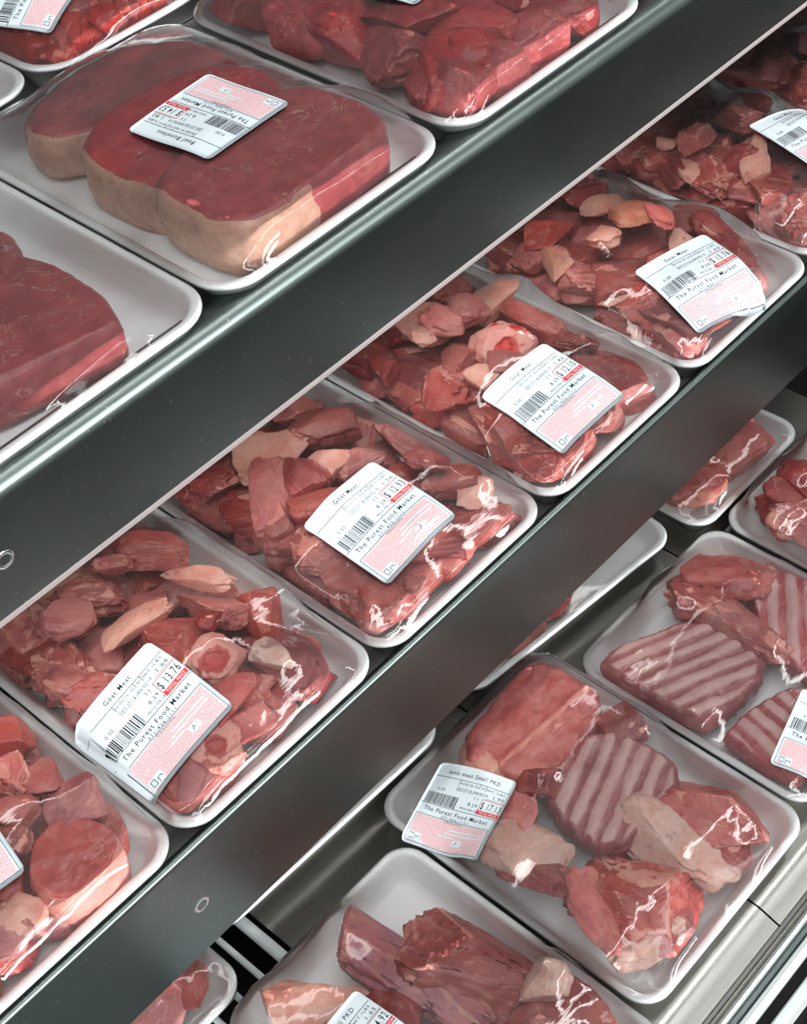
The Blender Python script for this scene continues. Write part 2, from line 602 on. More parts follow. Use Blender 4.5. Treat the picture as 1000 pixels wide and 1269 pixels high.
for y in (0.26, 0.56, 0.86):
    o = link('cross_rod', rod_mesh('cross_rod', (0.055, y, -0.2288), (0.2575, y, -0.2288), 0.0032), WHITEP, rack)
    o.matrix_parent_inverse = Matrix.Translation(rack.location).inverted()
    o2 = link('foot', rod_mesh('foot', (0.12, y, -0.300), (0.12, y, -0.2288), 0.003), WHITEP, rack)
    o2.matrix_parent_inverse = Matrix.Translation(rack.location).inverted()


def lip_profile(yf, ztop, zbot, r):
    pts = [(yf + 2 * r + 0.0018, ztop - 0.013), (yf + 2 * r + 0.0010, ztop - 0.006), (yf + 2 * r - 0.0004, ztop - 0.0012)]
    cy, cz = yf + r, ztop - r
    for k in range(0, 9):
        t = math.pi / 2 + math.pi / 2 * k / 8
        pts.append((cy + r * math.cos(t), cz + r * math.sin(t)))
    for k in range(1, 5):
        pts.append((yf, cz + (zbot - cz) * k / 4))
    pts += [(yf + 0.003, zbot - 0.0004), (yf + 0.010, zbot)]
    return thick_profile(pts, 0.0013)


def shelf(label, lip_label, z, yf, ztop, zbot, r, screws, channel):
    t = empty('metal_shelf', (0.5, 0.6, z - 0.006))
    tag(t, label, 'shelf')
    inv = Matrix.Translation(t.location).inverted()

    def add(name, me, mat, par, iv):
        o = link(name, me, mat, par)
        o.matrix_parent_inverse = iv
        return o
    add('shelf_plate', box_mesh('shelf_plate', X0, X1, yf + 2 * r + 0.0022, 0.97, z - 0.006, z - 0.0005, 0.0006), SHELFM, t, inv)
    for x in (X0 + 0.01, 0.02, 1.3, X1 - 0.01):
        add('bracket', box_mesh('bracket', x - 0.002, x + 0.002, yf + 0.10, 0.989, z - 0.035, z - 0.0061), SHELFM, t, inv)
    f = empty('shelf_lip', (0.5, yf, zbot))
    tag(f, lip_label, 'shelf lip')
    inf = Matrix.Translation(f.location).inverted()
    add('lip_panel', extrude_x('lip_panel', lip_profile(yf, ztop, zbot, r), X0, X1, True, True, 8), STEEL, f, inf)
    for x, zz in screws:
        add('screw', screw('screw', x, yf - 0.0001, zz), None, f, inf)
    if channel:
        add('clear_strip', extrude_x('clear_strip', [(yf + 0.002, zbot - 0.0002), (yf + 0.0005, zbot - 0.0025), (yf + 0.0008, zbot - 0.0065), (yf + 0.0035, zbot - 0.0085), (yf + 0.0042, zbot - 0.0065), (yf + 0.0030, zbot - 0.003)], X0, X1, True, True), CLEAR, f, inf)


shelf('upper steel shelf plate carrying the beef trays', 'broad steel front lip of the upper shelf, bright along its top edge',
      0.200, 0.502, 0.2125, 0.1385, 0.0095, [(0.2065, 0.171)], True)
shelf('middle steel shelf plate carrying the goat meat trays', 'dark steel front lip of the middle shelf with a screw near its lower end',
      0.0, 0.409, 0.0125, -0.0765, 0.0022, [(0.1985, -0.036)], False)


# ------------------------------------------------------------------ foam trays, film, labels
def rr_loop(hx, hy, r, n_arc=8, n_str=5):
    """rounded rectangle, same point count for any size"""
    pts = []
    cs = [(hx - r, hy - r, 0), (-hx + r, hy - r, 90), (-hx + r, -hy + r, 180), (hx - r, -hy + r, 270)]
    for c in range(4):
        cx, cy, a0 = cs[c]
        arc = [(cx + r * math.cos(math.radians(a0 + 90 * k / n_arc)), cy + r * math.sin(math.radians(a0 + 90 * k / n_arc))) for k in range(n_arc + 1)]
        pts += arc
        nx = cs[(c + 1) % 4]
        b = (nx[0] + r * math.cos(math.radians(nx[2])), nx[1] + r * math.sin(math.radians(nx[2])))
        for k in range(1, n_str):
            pts.append((arc[-1][0] + (b[0] - arc[-1][0]) * k / n_str, arc[-1][1] + (b[1] - arc[-1][1]) * k / n_str))
    return np.array(pts)


RIM = 22.0


def tray_mesh(hx, hy, R=26.0):
    prof = [(15, 0.4), (13, 0.0), (11.5, 0.9), (7, 8.5), (3.0, 16.5), (1.2, 18.3), (0.2, 19.6), (0, 20.6), (0.5, 21.5), (1.6, 22.0), (4.0, 22.0), (5.2, 21.6), (6.2, 20.4), (9.0, 15), (13.0, 8.4), (15.5, 6.0), (19.0, 5.0), (24, 4.7), (30, 4.7)]
    V, F = [], []
    n = None
    for ins, z in prof:
        L = rr_loop(hx - ins, hy - ins, max(R - ins * 0.75, 5))
        n = len(L)
        V += [(x * MM, y * MM, z * MM) for x, y in L]
    for j in range(len(prof) - 1):
        for i in range(n):
            F.append((j * n + i, j * n + (i + 1) % n, (j + 1) * n + (i + 1) % n, (j + 1) * n + i))
    F.append(tuple(range(n))[::-1])
    F.append(tuple(range((len(prof) - 1) * n, len(prof) * n)))
    me = mesh('foam_tray', V, F)
    return me


class HMap:
    """2 mm height grid over a tray (local mm)"""
    def __init__(self, hx, hy, R=26.0):
        self.hx, self.hy = hx, hy
        self.c = 2.0
        self.nx, self.ny = int(hx * 2 / self.c) + 9, int(hy * 2 / self.c) + 9
        self.x0, self.y0 = -(self.nx - 1) * self.c / 2, -(self.ny - 1) * self.c / 2
        self.H = np.full((self.nx, self.ny), -50.0)
        X = self.x0 + self.c * np.arange(self.nx)[:, None]
        Y = self.y0 + self.c * np.arange(self.ny)[None, :]
        ax, ay = np.abs(X), np.abs(Y)
        ins = 3.0
        dx, dy = np.maximum(ax - (hx - R), 0), np.maximum(ay - (hy - R), 0)
        self.inside = (ax < hx - ins) & (ay < hy - ins) & (np.hypot(dx, dy) < R - ins)

    def splat(self, P):
        i = np.round((P[:, 0] - self.x0) / self.c).astype(int)
        j = np.round((P[:, 1] - self.y0) / self.c).astype(int)
        ok = (i >= 0) & (j >= 0) & (i < self.nx) & (j < self.ny)
        np.maximum.at(self.H, (i[ok], j[ok]), P[ok, 2])

    def closing(self, H, Rb, reach=34):
        """what a stretched sheet bridges: a paraboloid of radius Rb mm rolled over the heap from above"""
        ks = range(-reach // 2, reach // 2 + 1)
        A = np.full_like(H, -50.0)
        out = H
        for sign in (1, -1):
            for ax in (0, 1):
                acc = np.full_like(out, -1e3 if sign > 0 else 1e3)
                pad = np.pad(out, reach, mode='edge')
                for k in ks:
                    q = (k * self.c) ** 2 / (2 * Rb)
                    sl = pad[reach + k: reach + k + H.shape[0], reach:reach + H.shape[1]] if ax == 0 else pad[reach:reach + H.shape[0], reach + k: reach + k + H.shape[1]]
                    acc = np.maximum(acc, sl - q) if sign > 0 else np.minimum(acc, sl + q)
                out = acc
        return np.maximum(out, H)

    def drape(self, iters=900, gap=0.5):
        base = np.where(self.H > 0, self.H, 3.0)
        obs = self.closing(base, 55.0) + gap
        obs = np.where(obs > 12, obs, -50)
        h = np.where(self.inside, np.maximum(obs, RIM + 4), RIM + 0.3)
        for it in range(iters):
            a = 0.25 * (np.roll(h, 1, 0) + np.roll(h, -1, 0) + np.roll(h, 1, 1) + np.roll(h, -1, 1))
            h = np.where(self.inside, np.maximum(obs, h + 1.0 * (a - h)), RIM + 0.3)
        # take the sharpest peaks off the way a stretched sheet does
        s = h.copy()
        for it in range(9):
            s = 0.25 * (np.roll(s, 1, 0) + np.roll(s, -1, 0) + np.roll(s, 1, 1) + np.roll(s, -1, 1))
            s = np.where(self.inside, np.maximum(s, obs - 0.25), RIM + 0.3)
        self.film = s

    def sample(self, x, y):
        fx = np.clip((np.asarray(x) - self.x0) / self.c, 0, self.nx - 1.001)
        fy = np.clip((np.asarray(y) - self.y0) / self.c, 0, self.ny - 1.001)
        i, j = fx.astype(int), fy.astype(int)
        u, v = fx - i, fy - j
        f = self.film
        return f[i, j] * (1 - u) * (1 - v) + f[i + 1, j] * u * (1 - v) + f[i, j + 1] * (1 - u) * v + f[i + 1, j + 1] * u * v


def film_mesh(hm, hx, hy, seed, R=26.0):
    nx, ny = 64, 84
    s, t = np.meshgrid(np.linspace(-1, 1, nx), np.linspace(-1, 1, ny), indexing='ij')
    x, y = s * (hx - 0.4), t * (hy - 0.4)
    # pull the rectangle's corners in to the rounded rim
    ang = np.arctan2(np.abs(y), np.abs(x) + 1e-9)
    ca, sa = np.cos(ang), np.sin(ang)
    rect = np.minimum(hx / np.maximum(ca, 1e-6), hy / np.maximum(sa, 1e-6))
    # distance to the rounded rectangle along the ray
    lo, hi = np.zeros_like(rect), rect.copy()
    for _ in range(24):
        mid = (lo + hi) / 2
        px, py = mid * ca, mid * sa
        d = np.hypot(np.maximum(px - (hx - R), 0), np.maximum(py - (hy - R), 0))
        ins = (px <= hx) & (py <= hy) & (d <= R)
        lo, hi = np.where(ins, mid, lo), np.where(ins, hi, mid)
    k = lo / rect
    mval = np.maximum(np.abs(s), np.abs(t)) ** 2
    k = 1 + (k - 1) * mval
    x, y = x * k, y * k
    z = hm.sample(x, y)
    edge = np.maximum(np.abs(s), np.abs(t))
    P = np.stack([x.ravel() / 30, y.ravel() / 22, np.full(x.size, 0.37 * seed)], 1)
    free = (z.ravel() - np.maximum(hm_sample_obs(hm, x, y).ravel(), 0)) > 1.0
    w = pnoise(P, seed % 50 + 300) * 1.6
    # creases pulled towards the corners
    th = np.arctan2(y.ravel(), x.ravel())
    cr = pnoise(np.stack([th * 14, np.hypot(x, y).ravel() / 60, np.full(x.size, 1.3 * seed)], 1), seed % 50 + 340)
    cw = (np.abs(s * t).ravel()) ** 1.2
    e = (1 - edge.ravel() ** 8)
    z = z.ravel() + e * (np.where(free, w, 0.2 * w) + 0.0) + cr * cw * 1.6 * e
    V = np.stack([x.ravel(), y.ravel(), z], 1)
    F = []
    for i in range(nx - 1):
        for j in range(ny - 1):
            F.append((i * ny + j, (i + 1) * ny + j, (i + 1) * ny + j + 1, i * ny + j + 1))
    # wrap over the rim and down the outside of the tray
    ring = [i * ny for i in range(nx)] + [(nx - 1) * ny + j for j in range(1, ny)] + [i * ny + ny - 1 for i in range(nx - 2, -1, -1)] + [j for j in range(ny - 2, 0, -1)]
    base = V[ring]
    prev = ring
    allV = [V]
    cnt = len(V)
    for ins, zz in ((-0.6, 21.0), (-0.6, 19.5), (2.4, 16.0), (9.5, 3.0), (13.5, -0.1)):
        c = base[:, :2].copy()
        nn = np.roll(c, -1, 0) - np.roll(c, 1, 0)
        nn = np.stack([nn[:, 1], -nn[:, 0]], 1)
        nn /= np.linalg.norm(nn, axis=1)[:, None] + 1e-9
        L = np.concatenate([c - nn * ins, np.full((len(c), 1), zz)], 1)
        L[:, 2] += 0.35 * pnoise(np.stack([np.arange(len(c)) * 0.9, np.full(len(c), zz), np.full(len(c), 0.1 * seed)], 1), 377) if zz > 1 else 0
        allV.append(L)
        cur = list(range(cnt, cnt + len(c)))
        cnt += len(c)
        m = len(ring)
        for i in range(m):
            F.append((prev[i], cur[i], cur[(i + 1) % m], prev[(i + 1) % m]))
        prev = cur
    return mesh('plastic_film', np.concatenate(allV) * MM, F)


def hm_sample_obs(hm, x, y):
    i = np.clip(np.round((x - hm.x0) / hm.c).astype(int), 0, hm.nx - 1)
    j = np.clip(np.round((y - hm.y0) / hm.c).astype(int), 0, hm.ny - 1)
    return hm.H[i, j]


_dg_cache = {}


def text_geo(s):
    """font outline triangles for a string, normalised to width 1 x cap height 1"""
    if s in _dg_cache:
        return _dg_cache[s]
    c = bpy.data.curves.new('t', 'FONT')
    c.body = s
    c.size = 1.0
    c.resolution_u = 2
    c.space_character = 1.2
    c.offset = 0.004
    o = bpy.data.objects.new('t', c)
    COL.objects.link(o)
    dg = bpy.context.evaluated_depsgraph_get()
    dg.update()
    me = bpy.data.meshes.new_from_object(o.evaluated_get(dg))
    V = np.zeros(len(me.vertices) * 3)
    me.vertices.foreach_get('co', V)
    V = V.reshape(-1, 3)[:, :2].copy()
    F = [tuple(p.vertices) for p in me.polygons]
    bpy.data.meshes.remove(me)
    bpy.data.objects.remove(o)
    bpy.data.curves.remove(c)
    V[:, 0] -= V[:, 0].min()
    V[:, 0] /= max(V[:, 0].max(), 1e-6)
    V[:, 1] /= 0.72
    _dg_cache[s] = (V, F)
    return V, F


class Label:
    LW, LH = 63.0, 65.0

    def __init__(self, hm, cx, cy, deg, w=None, h=None):
        self.w, self.h = w or self.LW, h or self.LH
        a = math.radians(deg)
        self.c, self.ux, self.vy = np.array([cx, cy]), np.array([math.cos(a), math.sin(a)]), np.array([math.sin(a), -math.cos(a)])
        n = self.n = 22
        g = np.linspace(0, 1, n)
        U, Vv = np.meshgrid(g, g, indexing='ij')
        xy = self.xy(U.ravel(), Vv.ravel())
        f = hm.sample(xy[:, 0], xy[:, 1]).reshape(n, n)
        # outside the tray the paper hangs down a little
        ox = np.maximum(np.abs(xy[:, 0]) - hm.hx, 0) + np.maximum(np.abs(xy[:, 1]) - hm.hy, 0)
        f = f - 0.8 * ox.reshape(n, n)
        h0 = f + 2.6
        for it in range(14):
            p = np.pad(h0, 1, mode='reflect', reflect_type='odd')
            sm = 0.25 * (p[2:, 1:-1] + p[:-2, 1:-1] + p[1:-1, 2:] + p[1:-1, :-2])
            h0 = np.maximum(sm, f + 2.2)
        self.Z = h0

    def xy(self, u, v):
        return self.c + np.outer((u - 0.5) * self.w, self.ux) + np.outer((v - 0.5) * self.h, self.vy)

    def zs(self, u, v):
        n = self.n
        fu, fv = np.clip(u, 0, 1) * (n - 1.001), np.clip(v, 0, 1) * (n - 1.001)
        i, j = fu.astype(int), fv.astype(int)
        a, b = fu - i, fv - j
        Z = self.Z
        return Z[i, j] * (1 - a) * (1 - b) + Z[i + 1, j] * a * (1 - b) + Z[i, j + 1] * (1 - a) * b + Z[i + 1, j + 1] * a * b

    def on(self, u, v, lift):
        u, v = np.asarray(u, float), np.asarray(v, float)
        xy = self.xy(u, v)
        return np.column_stack([xy, self.zs(u, v) + lift]) * MM

    def sheet(self):
        n = self.n
        g = np.linspace(0, 1, n)
        U, V = np.meshgrid(g, g, indexing='ij')
        # round the corners
        r = 0.05
        du, dv = np.minimum(U, 1 - U), np.minimum(V, 1 - V)
        cu, cv = (du < 1e-6) & (dv < 1e-6), None
        U = np.where(cu, np.where(U < .5, r * .30, 1 - r * .30), U)
        V = np.where(cu, np.where(V < .5, r * .30, 1 - r * .30), V)
        top = self.on(U.ravel(), V.ravel(), 0.0)
        bot = self.on(U.ravel(), V.ravel(), -0.22)
        F = []
        m = n * n
        for i in range(n - 1):
            for j in range(n - 1):
                q = (i * n + j, i * n + j + 1, (i + 1) * n + j + 1, (i + 1) * n + j)
                F.append(q)
                F.append(tuple(m + k for k in q[::-1]))
        ring = [i * n for i in range(n)] + [(n - 1) * n + j for j in range(1, n)] + [i * n + n - 1 for i in range(n - 2, -1, -1)] + list(range(n - 2, 0, -1))
        L = len(ring)
        for k in range(L):
            F.append((ring[k], m + ring[k], m + ring[(k + 1) % L], ring[(k + 1) % L]))
        return mesh('price_label', np.concatenate([top, bot]), F)

    def quads(self, rects, lift=0.12, seg=(1, 6)):
        V, F = [], []
        for u0, v0, u1, v1 in rects:
            nu = max(1, int(abs(u1 - u0) * 24))
            nv = max(1, int(abs(v1 - v0) * 24))
            b = len(V)
            for i in range(nu + 1):
                for j in range(nv + 1):
                    V.append((u0 + (u1 - u0) * i / nu, v0 + (v1 - v0) * j / nv))
            for i in range(nu):
                for j in range(nv):
                    F.append((b + i * (nv + 1) + j, b + i * (nv + 1) + j + 1, b + (i + 1) * (nv + 1) + j + 1, b + (i + 1) * (nv + 1) + j))
        V = np.array(V)
        return self.on(V[:, 0], V[:, 1], lift), F, V

    def text(self, s, u0, u1, v, hgt, lift=0.13):
        V, F = text_geo(s)
        return self.on(u0 + V[:, 0] * (u1 - u0), v - V[:, 1] * hgt, lift), F


def joinVF(parts):
    Vs, Fs, b = [], [], 0
    for V, F in parts:
        Vs.append(V)
        Fs += [tuple(i + b for i in f) for f in F]
        b += len(V)
    return np.concatenate(Vs), Fs


def build_label(root, hm, cx, cy, deg, title, price, weight, sx=1.0):
    lb = Label(hm, cx, cy, deg, Label.LW * sx, Label.LH * sx)
    sheet = link('price_label', lb.sheet(), PAPER, root)

    def put(name, V, F, mat):
        return link(name, mesh(name, V, F, False), mat, sheet)
    tw = 0.035 * len(title)
    put('product_name', *lb.text(title, 0.50 - tw / 2, 0.50 + tw / 2, 0.125, 0.050), INK)
    th = 0.0055
    lines = [(0.02, 0.168, 0.98, 0.168 + th), (0.01, 0.515, 0.99, 0.515 + th), (0.36, 0.172, 0.366, 0.235), (0.70, 0.172, 0.706, 0.235), (0.62, 0.172, 0.625, 0.215),
             (0.76, 0.305, 0.99, 0.309)]
    V, F, _ = lb.quads(lines)
    put('ruled_line', V, F, INK)
    small = [lb.text('PACKED ON', 0.36 - .26, 0.355, 0.222, 0.030) if False else lb.text('PACKED ON', 0.375, 0.535, 0.222, 0.028), lb.text('SELL BY', 0.56, 0.69, 0.222, 0.028), lb.text('WT./LBS.', 0.715, 0.96, 0.222, 0.028),
             lb.text('DEC/27/18', 0.36, 0.55, 0.300, 0.042), lb.text('JAN/05/19', 0.565, 0.755, 0.292, 0.038), lb.text(weight, 0.83, 0.96, 0.290, 0.042),
             lb.text('11', 0.62, 0.665, 0.355, 0.040), lb.text('8.29', 0.575, 0.69, 0.435, 0.040), lb.text('PRICE PER LB', 0.50, 0.71, 0.490, 0.026), lb.text('0.00', 0.13, 0.225, 0.340, 0.038)]
    put('weight_and_dates', *joinVF(small), INKGREY)
    r = random.Random(int(abs(cx * 31 + cy * 17)) + len(title))
    bars, u = [], 0.045
    while u < 0.44:
        w = r.choice((0.005, 0.005, 0.009, 0.013))
        bars.append((u, 0.375, min(u + w, 0.445), 0.505 if len(bars) % 5 else 0.515))
        u += w + r.choice((0.005, 0.008, 0.012))
    V, F, _ = lb.quads(bars)
    put('barcode', V, F, INK)
    put('price_amount', *lb.text('$ ' + price, 0.735, 0.975, 0.430, 0.085), INK)
    fr = [(0.715, 0.318, 0.99, 0.325), (0.715, 0.318, 0.722, 0.50), (0.715, 0.450, 0.99, 0.500)]
    V, F, _ = lb.quads(fr, 0.11)
    put('price_frame', V, F, INKRED)
    put('price_caption', *lb.text('TOTAL PRICE', 0.745, 0.965, 0.490, 0.030, 0.17), PAPER)
    put('shop_name', *lb.text('The Purest Food Market', 0.09, 0.91, 0.598, 0.050), INK)
    put('shop_address', *joinVF([lb.text('571-426-1111', 0.34, 0.68, 0.645, 0.030), lb.text('Chantilly', 0.40, 0.62, 0.680, 0.024)]), INKGREY)
    # bordered block of fine red print
    V, F, uv = lb.quads([(0.055, 0.665, 0.945, 0.965)], 0.08)
    me = mesh('red_small_print', V, F, True)
    ul = me.uv_layers.new(name='UVMap')
    for lp in me.loops:
        ul.data[lp.index].uv = (uv[lp.vertex_index][0], uv[lp.vertex_index][1])
    link('red_small_print', me, REDPRINT, sheet)
    V, F, _ = lb.quads([(0.50, 0.735, 0.92, 0.752), (0.46, 0.775, 0.90, 0.792), (0.40, 0.815, 0.60, 0.832), (0.60, 0.835, 0.72, 0.90), (0.06, 0.87, 0.21, 0.955)], 0.12)
    put('blank_gap', V, F, PAPER)
    b = [(0.035, 0.650, 0.965, 0.655), (0.035, 0.970, 0.965, 0.975), (0.032, 0.655, 0.037, 0.970), (0.963, 0.655, 0.968, 0.970),
         (0.075, 0.885, 0.082, 0.945), (0.075, 0.885, 0.125, 0.892), (0.118, 0.885, 0.125, 0.945), (0.075, 0.938, 0.125, 0.945), (0.145, 0.905, 0.152, 0.95), (0.145, 0.905, 0.195, 0.912), (0.188, 0.905, 0.195, 0.93),
         (0.645, 0.845, 0.652, 0.865), (0.635, 0.865, 0.665, 0.871), (0.630, 0.871, 0.637, 0.89)]
    V, F, _ = lb.quads(b, 0.16)
    put('border_and_pictograms', V, F, INKGREY)
    return sheet


# ------------------------------------------------------------------ meat
def ico(sub):
    bm = bmesh.new()
    bmesh.ops.create_icosphere(bm, subdivisions=sub, radius=1.0)
    me = bpy.data.meshes.new('ico%d' % sub)
    bm.to_mesh(me)
    bm.free()
    me.polygons.foreach_set('use_smooth', np.ones(len(me.polygons), dtype=bool))
    V = np.zeros(len(me.vertices) * 3)
    me.vertices.foreach_get('co', V)
    return me, V.reshape(-1, 3)


ICO = {4: ico(5), 3: ico(4)}
_seed = [0]


def chunk_shape(kind, L, Wd, H, sub):
    """one cut lump of meat, local mm; returns mesh, verts"""
    _seed[0] += 1
    sd = _seed[0]
    r = np.random.RandomState(1000 + sd)
    me0, P0 = ICO[sub]
    e = r.uniform(0.62, 0.9) if kind in 'LDMSbeef' else r.uniform(0.8, 1.0)
    p = np.sign(P0) * np.abs(P0) ** e
    p /= np.max(np.linalg.norm(p, axis=1))
    o = r.uniform(-9, 9, 3)
    ns = sd % 40
    base = P0
    warp = np.stack([fbm(base * 1.1 + o + 5 * i, ns + i, 2) for i in range(3)], 1)
    q = base + 0.45 * warp
    d = 0.26 * fbm(q * 1.25 + o, ns + 3, 2)
    crease_n = fbm(q * 1.7 - o, ns + 7, 2)
    crease = np.exp(-(crease_n / 0.055) ** 2)
    gate = sstep(-0.05, 0.25, fbm(base * 0.9 + o * 2, ns + 11, 2))
    fat = np.zeros(len(p))
    if kind in ('L', 'D'):
        d -= 0.13 * crease * gate
        fat = 0.50 * crease * gate + 0.9 * sstep(0.26, 0.42, fbm(base * 1.1 - o, ns + 13, 2))
    elif kind == 'M':
        ridg = 1 - np.abs(fbm(q * 2.1 + o, ns + 5, 3)) * 2.6
        d += 0.13 * ridg - 0.16 * crease
        fat = 0.75 * sstep(0.55, 0.95, ridg) * sstep(-.15, .25, fbm(base * 1.2 - o, ns + 13, 2)) + 0.6 * sstep(.10, .35, fbm(base * 1.4 - o * 1.3, ns + 17, 2))
    elif kind in ('F', 'P', 'W', 'O'):
        ridg = 1 - np.abs(fbm(q * 1.7 + o, ns + 5, 3)) * 2.4
        d += (0.02 if kind == 'W' else 0.08) * ridg - 0.12 * crease * gate
        p = p + 0.22 * warp
        fat = {'F': .75, 'P': .25, 'W': .55, 'O': .35}[kind] + 0.5 * fbm(base * 1.6 - o, ns + 13, 2)
    elif kind == 'S':
        d -= 0.10 * crease * gate
        fat = 0.25 + 0.6 * fbm(q * 1.6 - o, ns + 13, 2) + .3 * crease
    elif kind == 'B':
        d = d * 1.1 - 0.06 * crease
        fat = 0.62 + 0.5 * fbm(base * 2.2 - o, ns + 13, 2)
    elif kind == 'beef':
        d = d * 0.5 - 0.10 * crease * gate
        fat = 0.40 * crease * gate + 0.8 * sstep(.30, .42, fbm(base * 1.2 - o, ns + 13, 2))
    p = p * (1 + d)[:, None]
    # knife cuts
    ncut = {'L': 5, 'D': 5, 'M': 4, 'S': 3, 'F': 4, 'P': 3, 'O': 4, 'W': 2, 'beef': 6}.get(kind, 1)
    for _ in range(ncut):
        nrm = r.normal(size=3)
        nrm[2] *= 0.7
        nrm /= np.linalg.norm(nrm)
        dd = p @ nrm
        lim = r.uniform(0.40, 0.68)
        over = np.maximum(dd - lim, 0)
        p = p - np.outer(over * 0.92, nrm)
        if kind in ('L', 'D', 'M', 'beef'):
            cutm = sstep(0, 0.03, over)
            fat = fat * (1 - 0.75 * cutm) + (0.55 if kind != 'beef' else .45) * np.exp(-((dd - lim) / 0.035) ** 2) * r.choice((0, 1, 1))
    if kind == 'B':
        ax = np.array([-0.30, -0.42, 0.86])
        ax /= np.linalg.norm(ax)
        ca = base @ ax
        ang = np.arccos(np.clip(ca, -1, 1))
        wob = 0.12 * fbm(base * 3 + o, ns + 3, 2)
        # flat sawn face with a red marrow hollow
        dd = p @ ax
        over = np.maximum(dd - 0.62, 0)
        p = p - np.outer(over * 0.95, ax)
        rad = np.linalg.norm(p - np.outer(p @ ax, ax), axis=1)
        hr = r.uniform(0.16, 0.34)
        hole = sstep(hr + 0.10, hr - 0.02, rad + wob * 1.8) * (ca > 0)
        p = p - np.outer(hole * 0.16, ax)
        fat = fat - 1.5 * hole - 0.45 * np.exp(-((rad - hr - .08) / 0.10) ** 2) * (ca > 0)
    p += 0.016 * fbm(base * 7 + o, ns + 19, 2)[:, None] * P0
    if kind in ('L', 'D', 'M', 'S', 'beef'):
        fd = r.normal(size=3)
        fd /= np.linalg.norm(fd)
        st = q - np.outer(q @ fd, fd) * 0.82
        p += 0.030 * fbm(st * 6.5 + o, ns + 23, 2)[:, None] * P0
    ext = (p.max(0) - p.min(0)) / 2
    p = (p - (p.max(0) + p.min(0)) / 2) / ext
    V = p * np.array([L / 2, Wd / 2, H / 2])
    me = me0.copy()
    me.name = 'meat_chunk'
    me.vertices.foreach_set('co', (V * MM).ravel())
    attr(me, 'fat', np.clip(fat, -1, 1.2))
    me.update()
    return me, V


NAMES = {'L': 'meat_chunk', 'D': 'meat_chunk', 'M': 'meat_chunk', 'S': 'membrane_piece', 'F': 'fat_piece', 'P': 'fat_piece', 'O': 'fat_piece', 'W': 'bone_piece', 'B': 'knuckle_bone', 'beef': 'beef_cube', 'mince': 'beef_lump'}


def catmull(poly, n, sharp=False):
    if sharp:
        P = np.array(poly, float)
        out = []
        for i in range(len(P)):
            a, b = P[i], P[(i + 1) % len(P)]
            m = max(2, int(np.linalg.norm(b - a) / 1.2))
            out += [a + (b - a) * k / m for k in range(m)]
        out = np.array(out)
        for _ in range(5):
            out = 0.5 * out + 0.25 * (np.roll(out, 1, 0) + np.roll(out, -1, 0))
        return out
    P = np.array(poly, float)
    m = len(P)
    out = []
    per = max(4, n // m)
    for i in range(m):
        p0, p1, p2, p3 = P[i - 1], P[i], P[(i + 1) % m], P[(i + 2) % m]
        for k in range(per):
            t = k / per
            out.append(0.5 * ((2 * p1) + (-p0 + p2) * t + (2 * p0 - 5 * p1 + 4 * p2 - p3) * t * t + (-p0 + 3 * p1 - 3 * p2 + p3) * t ** 3))
    return np.array(out)


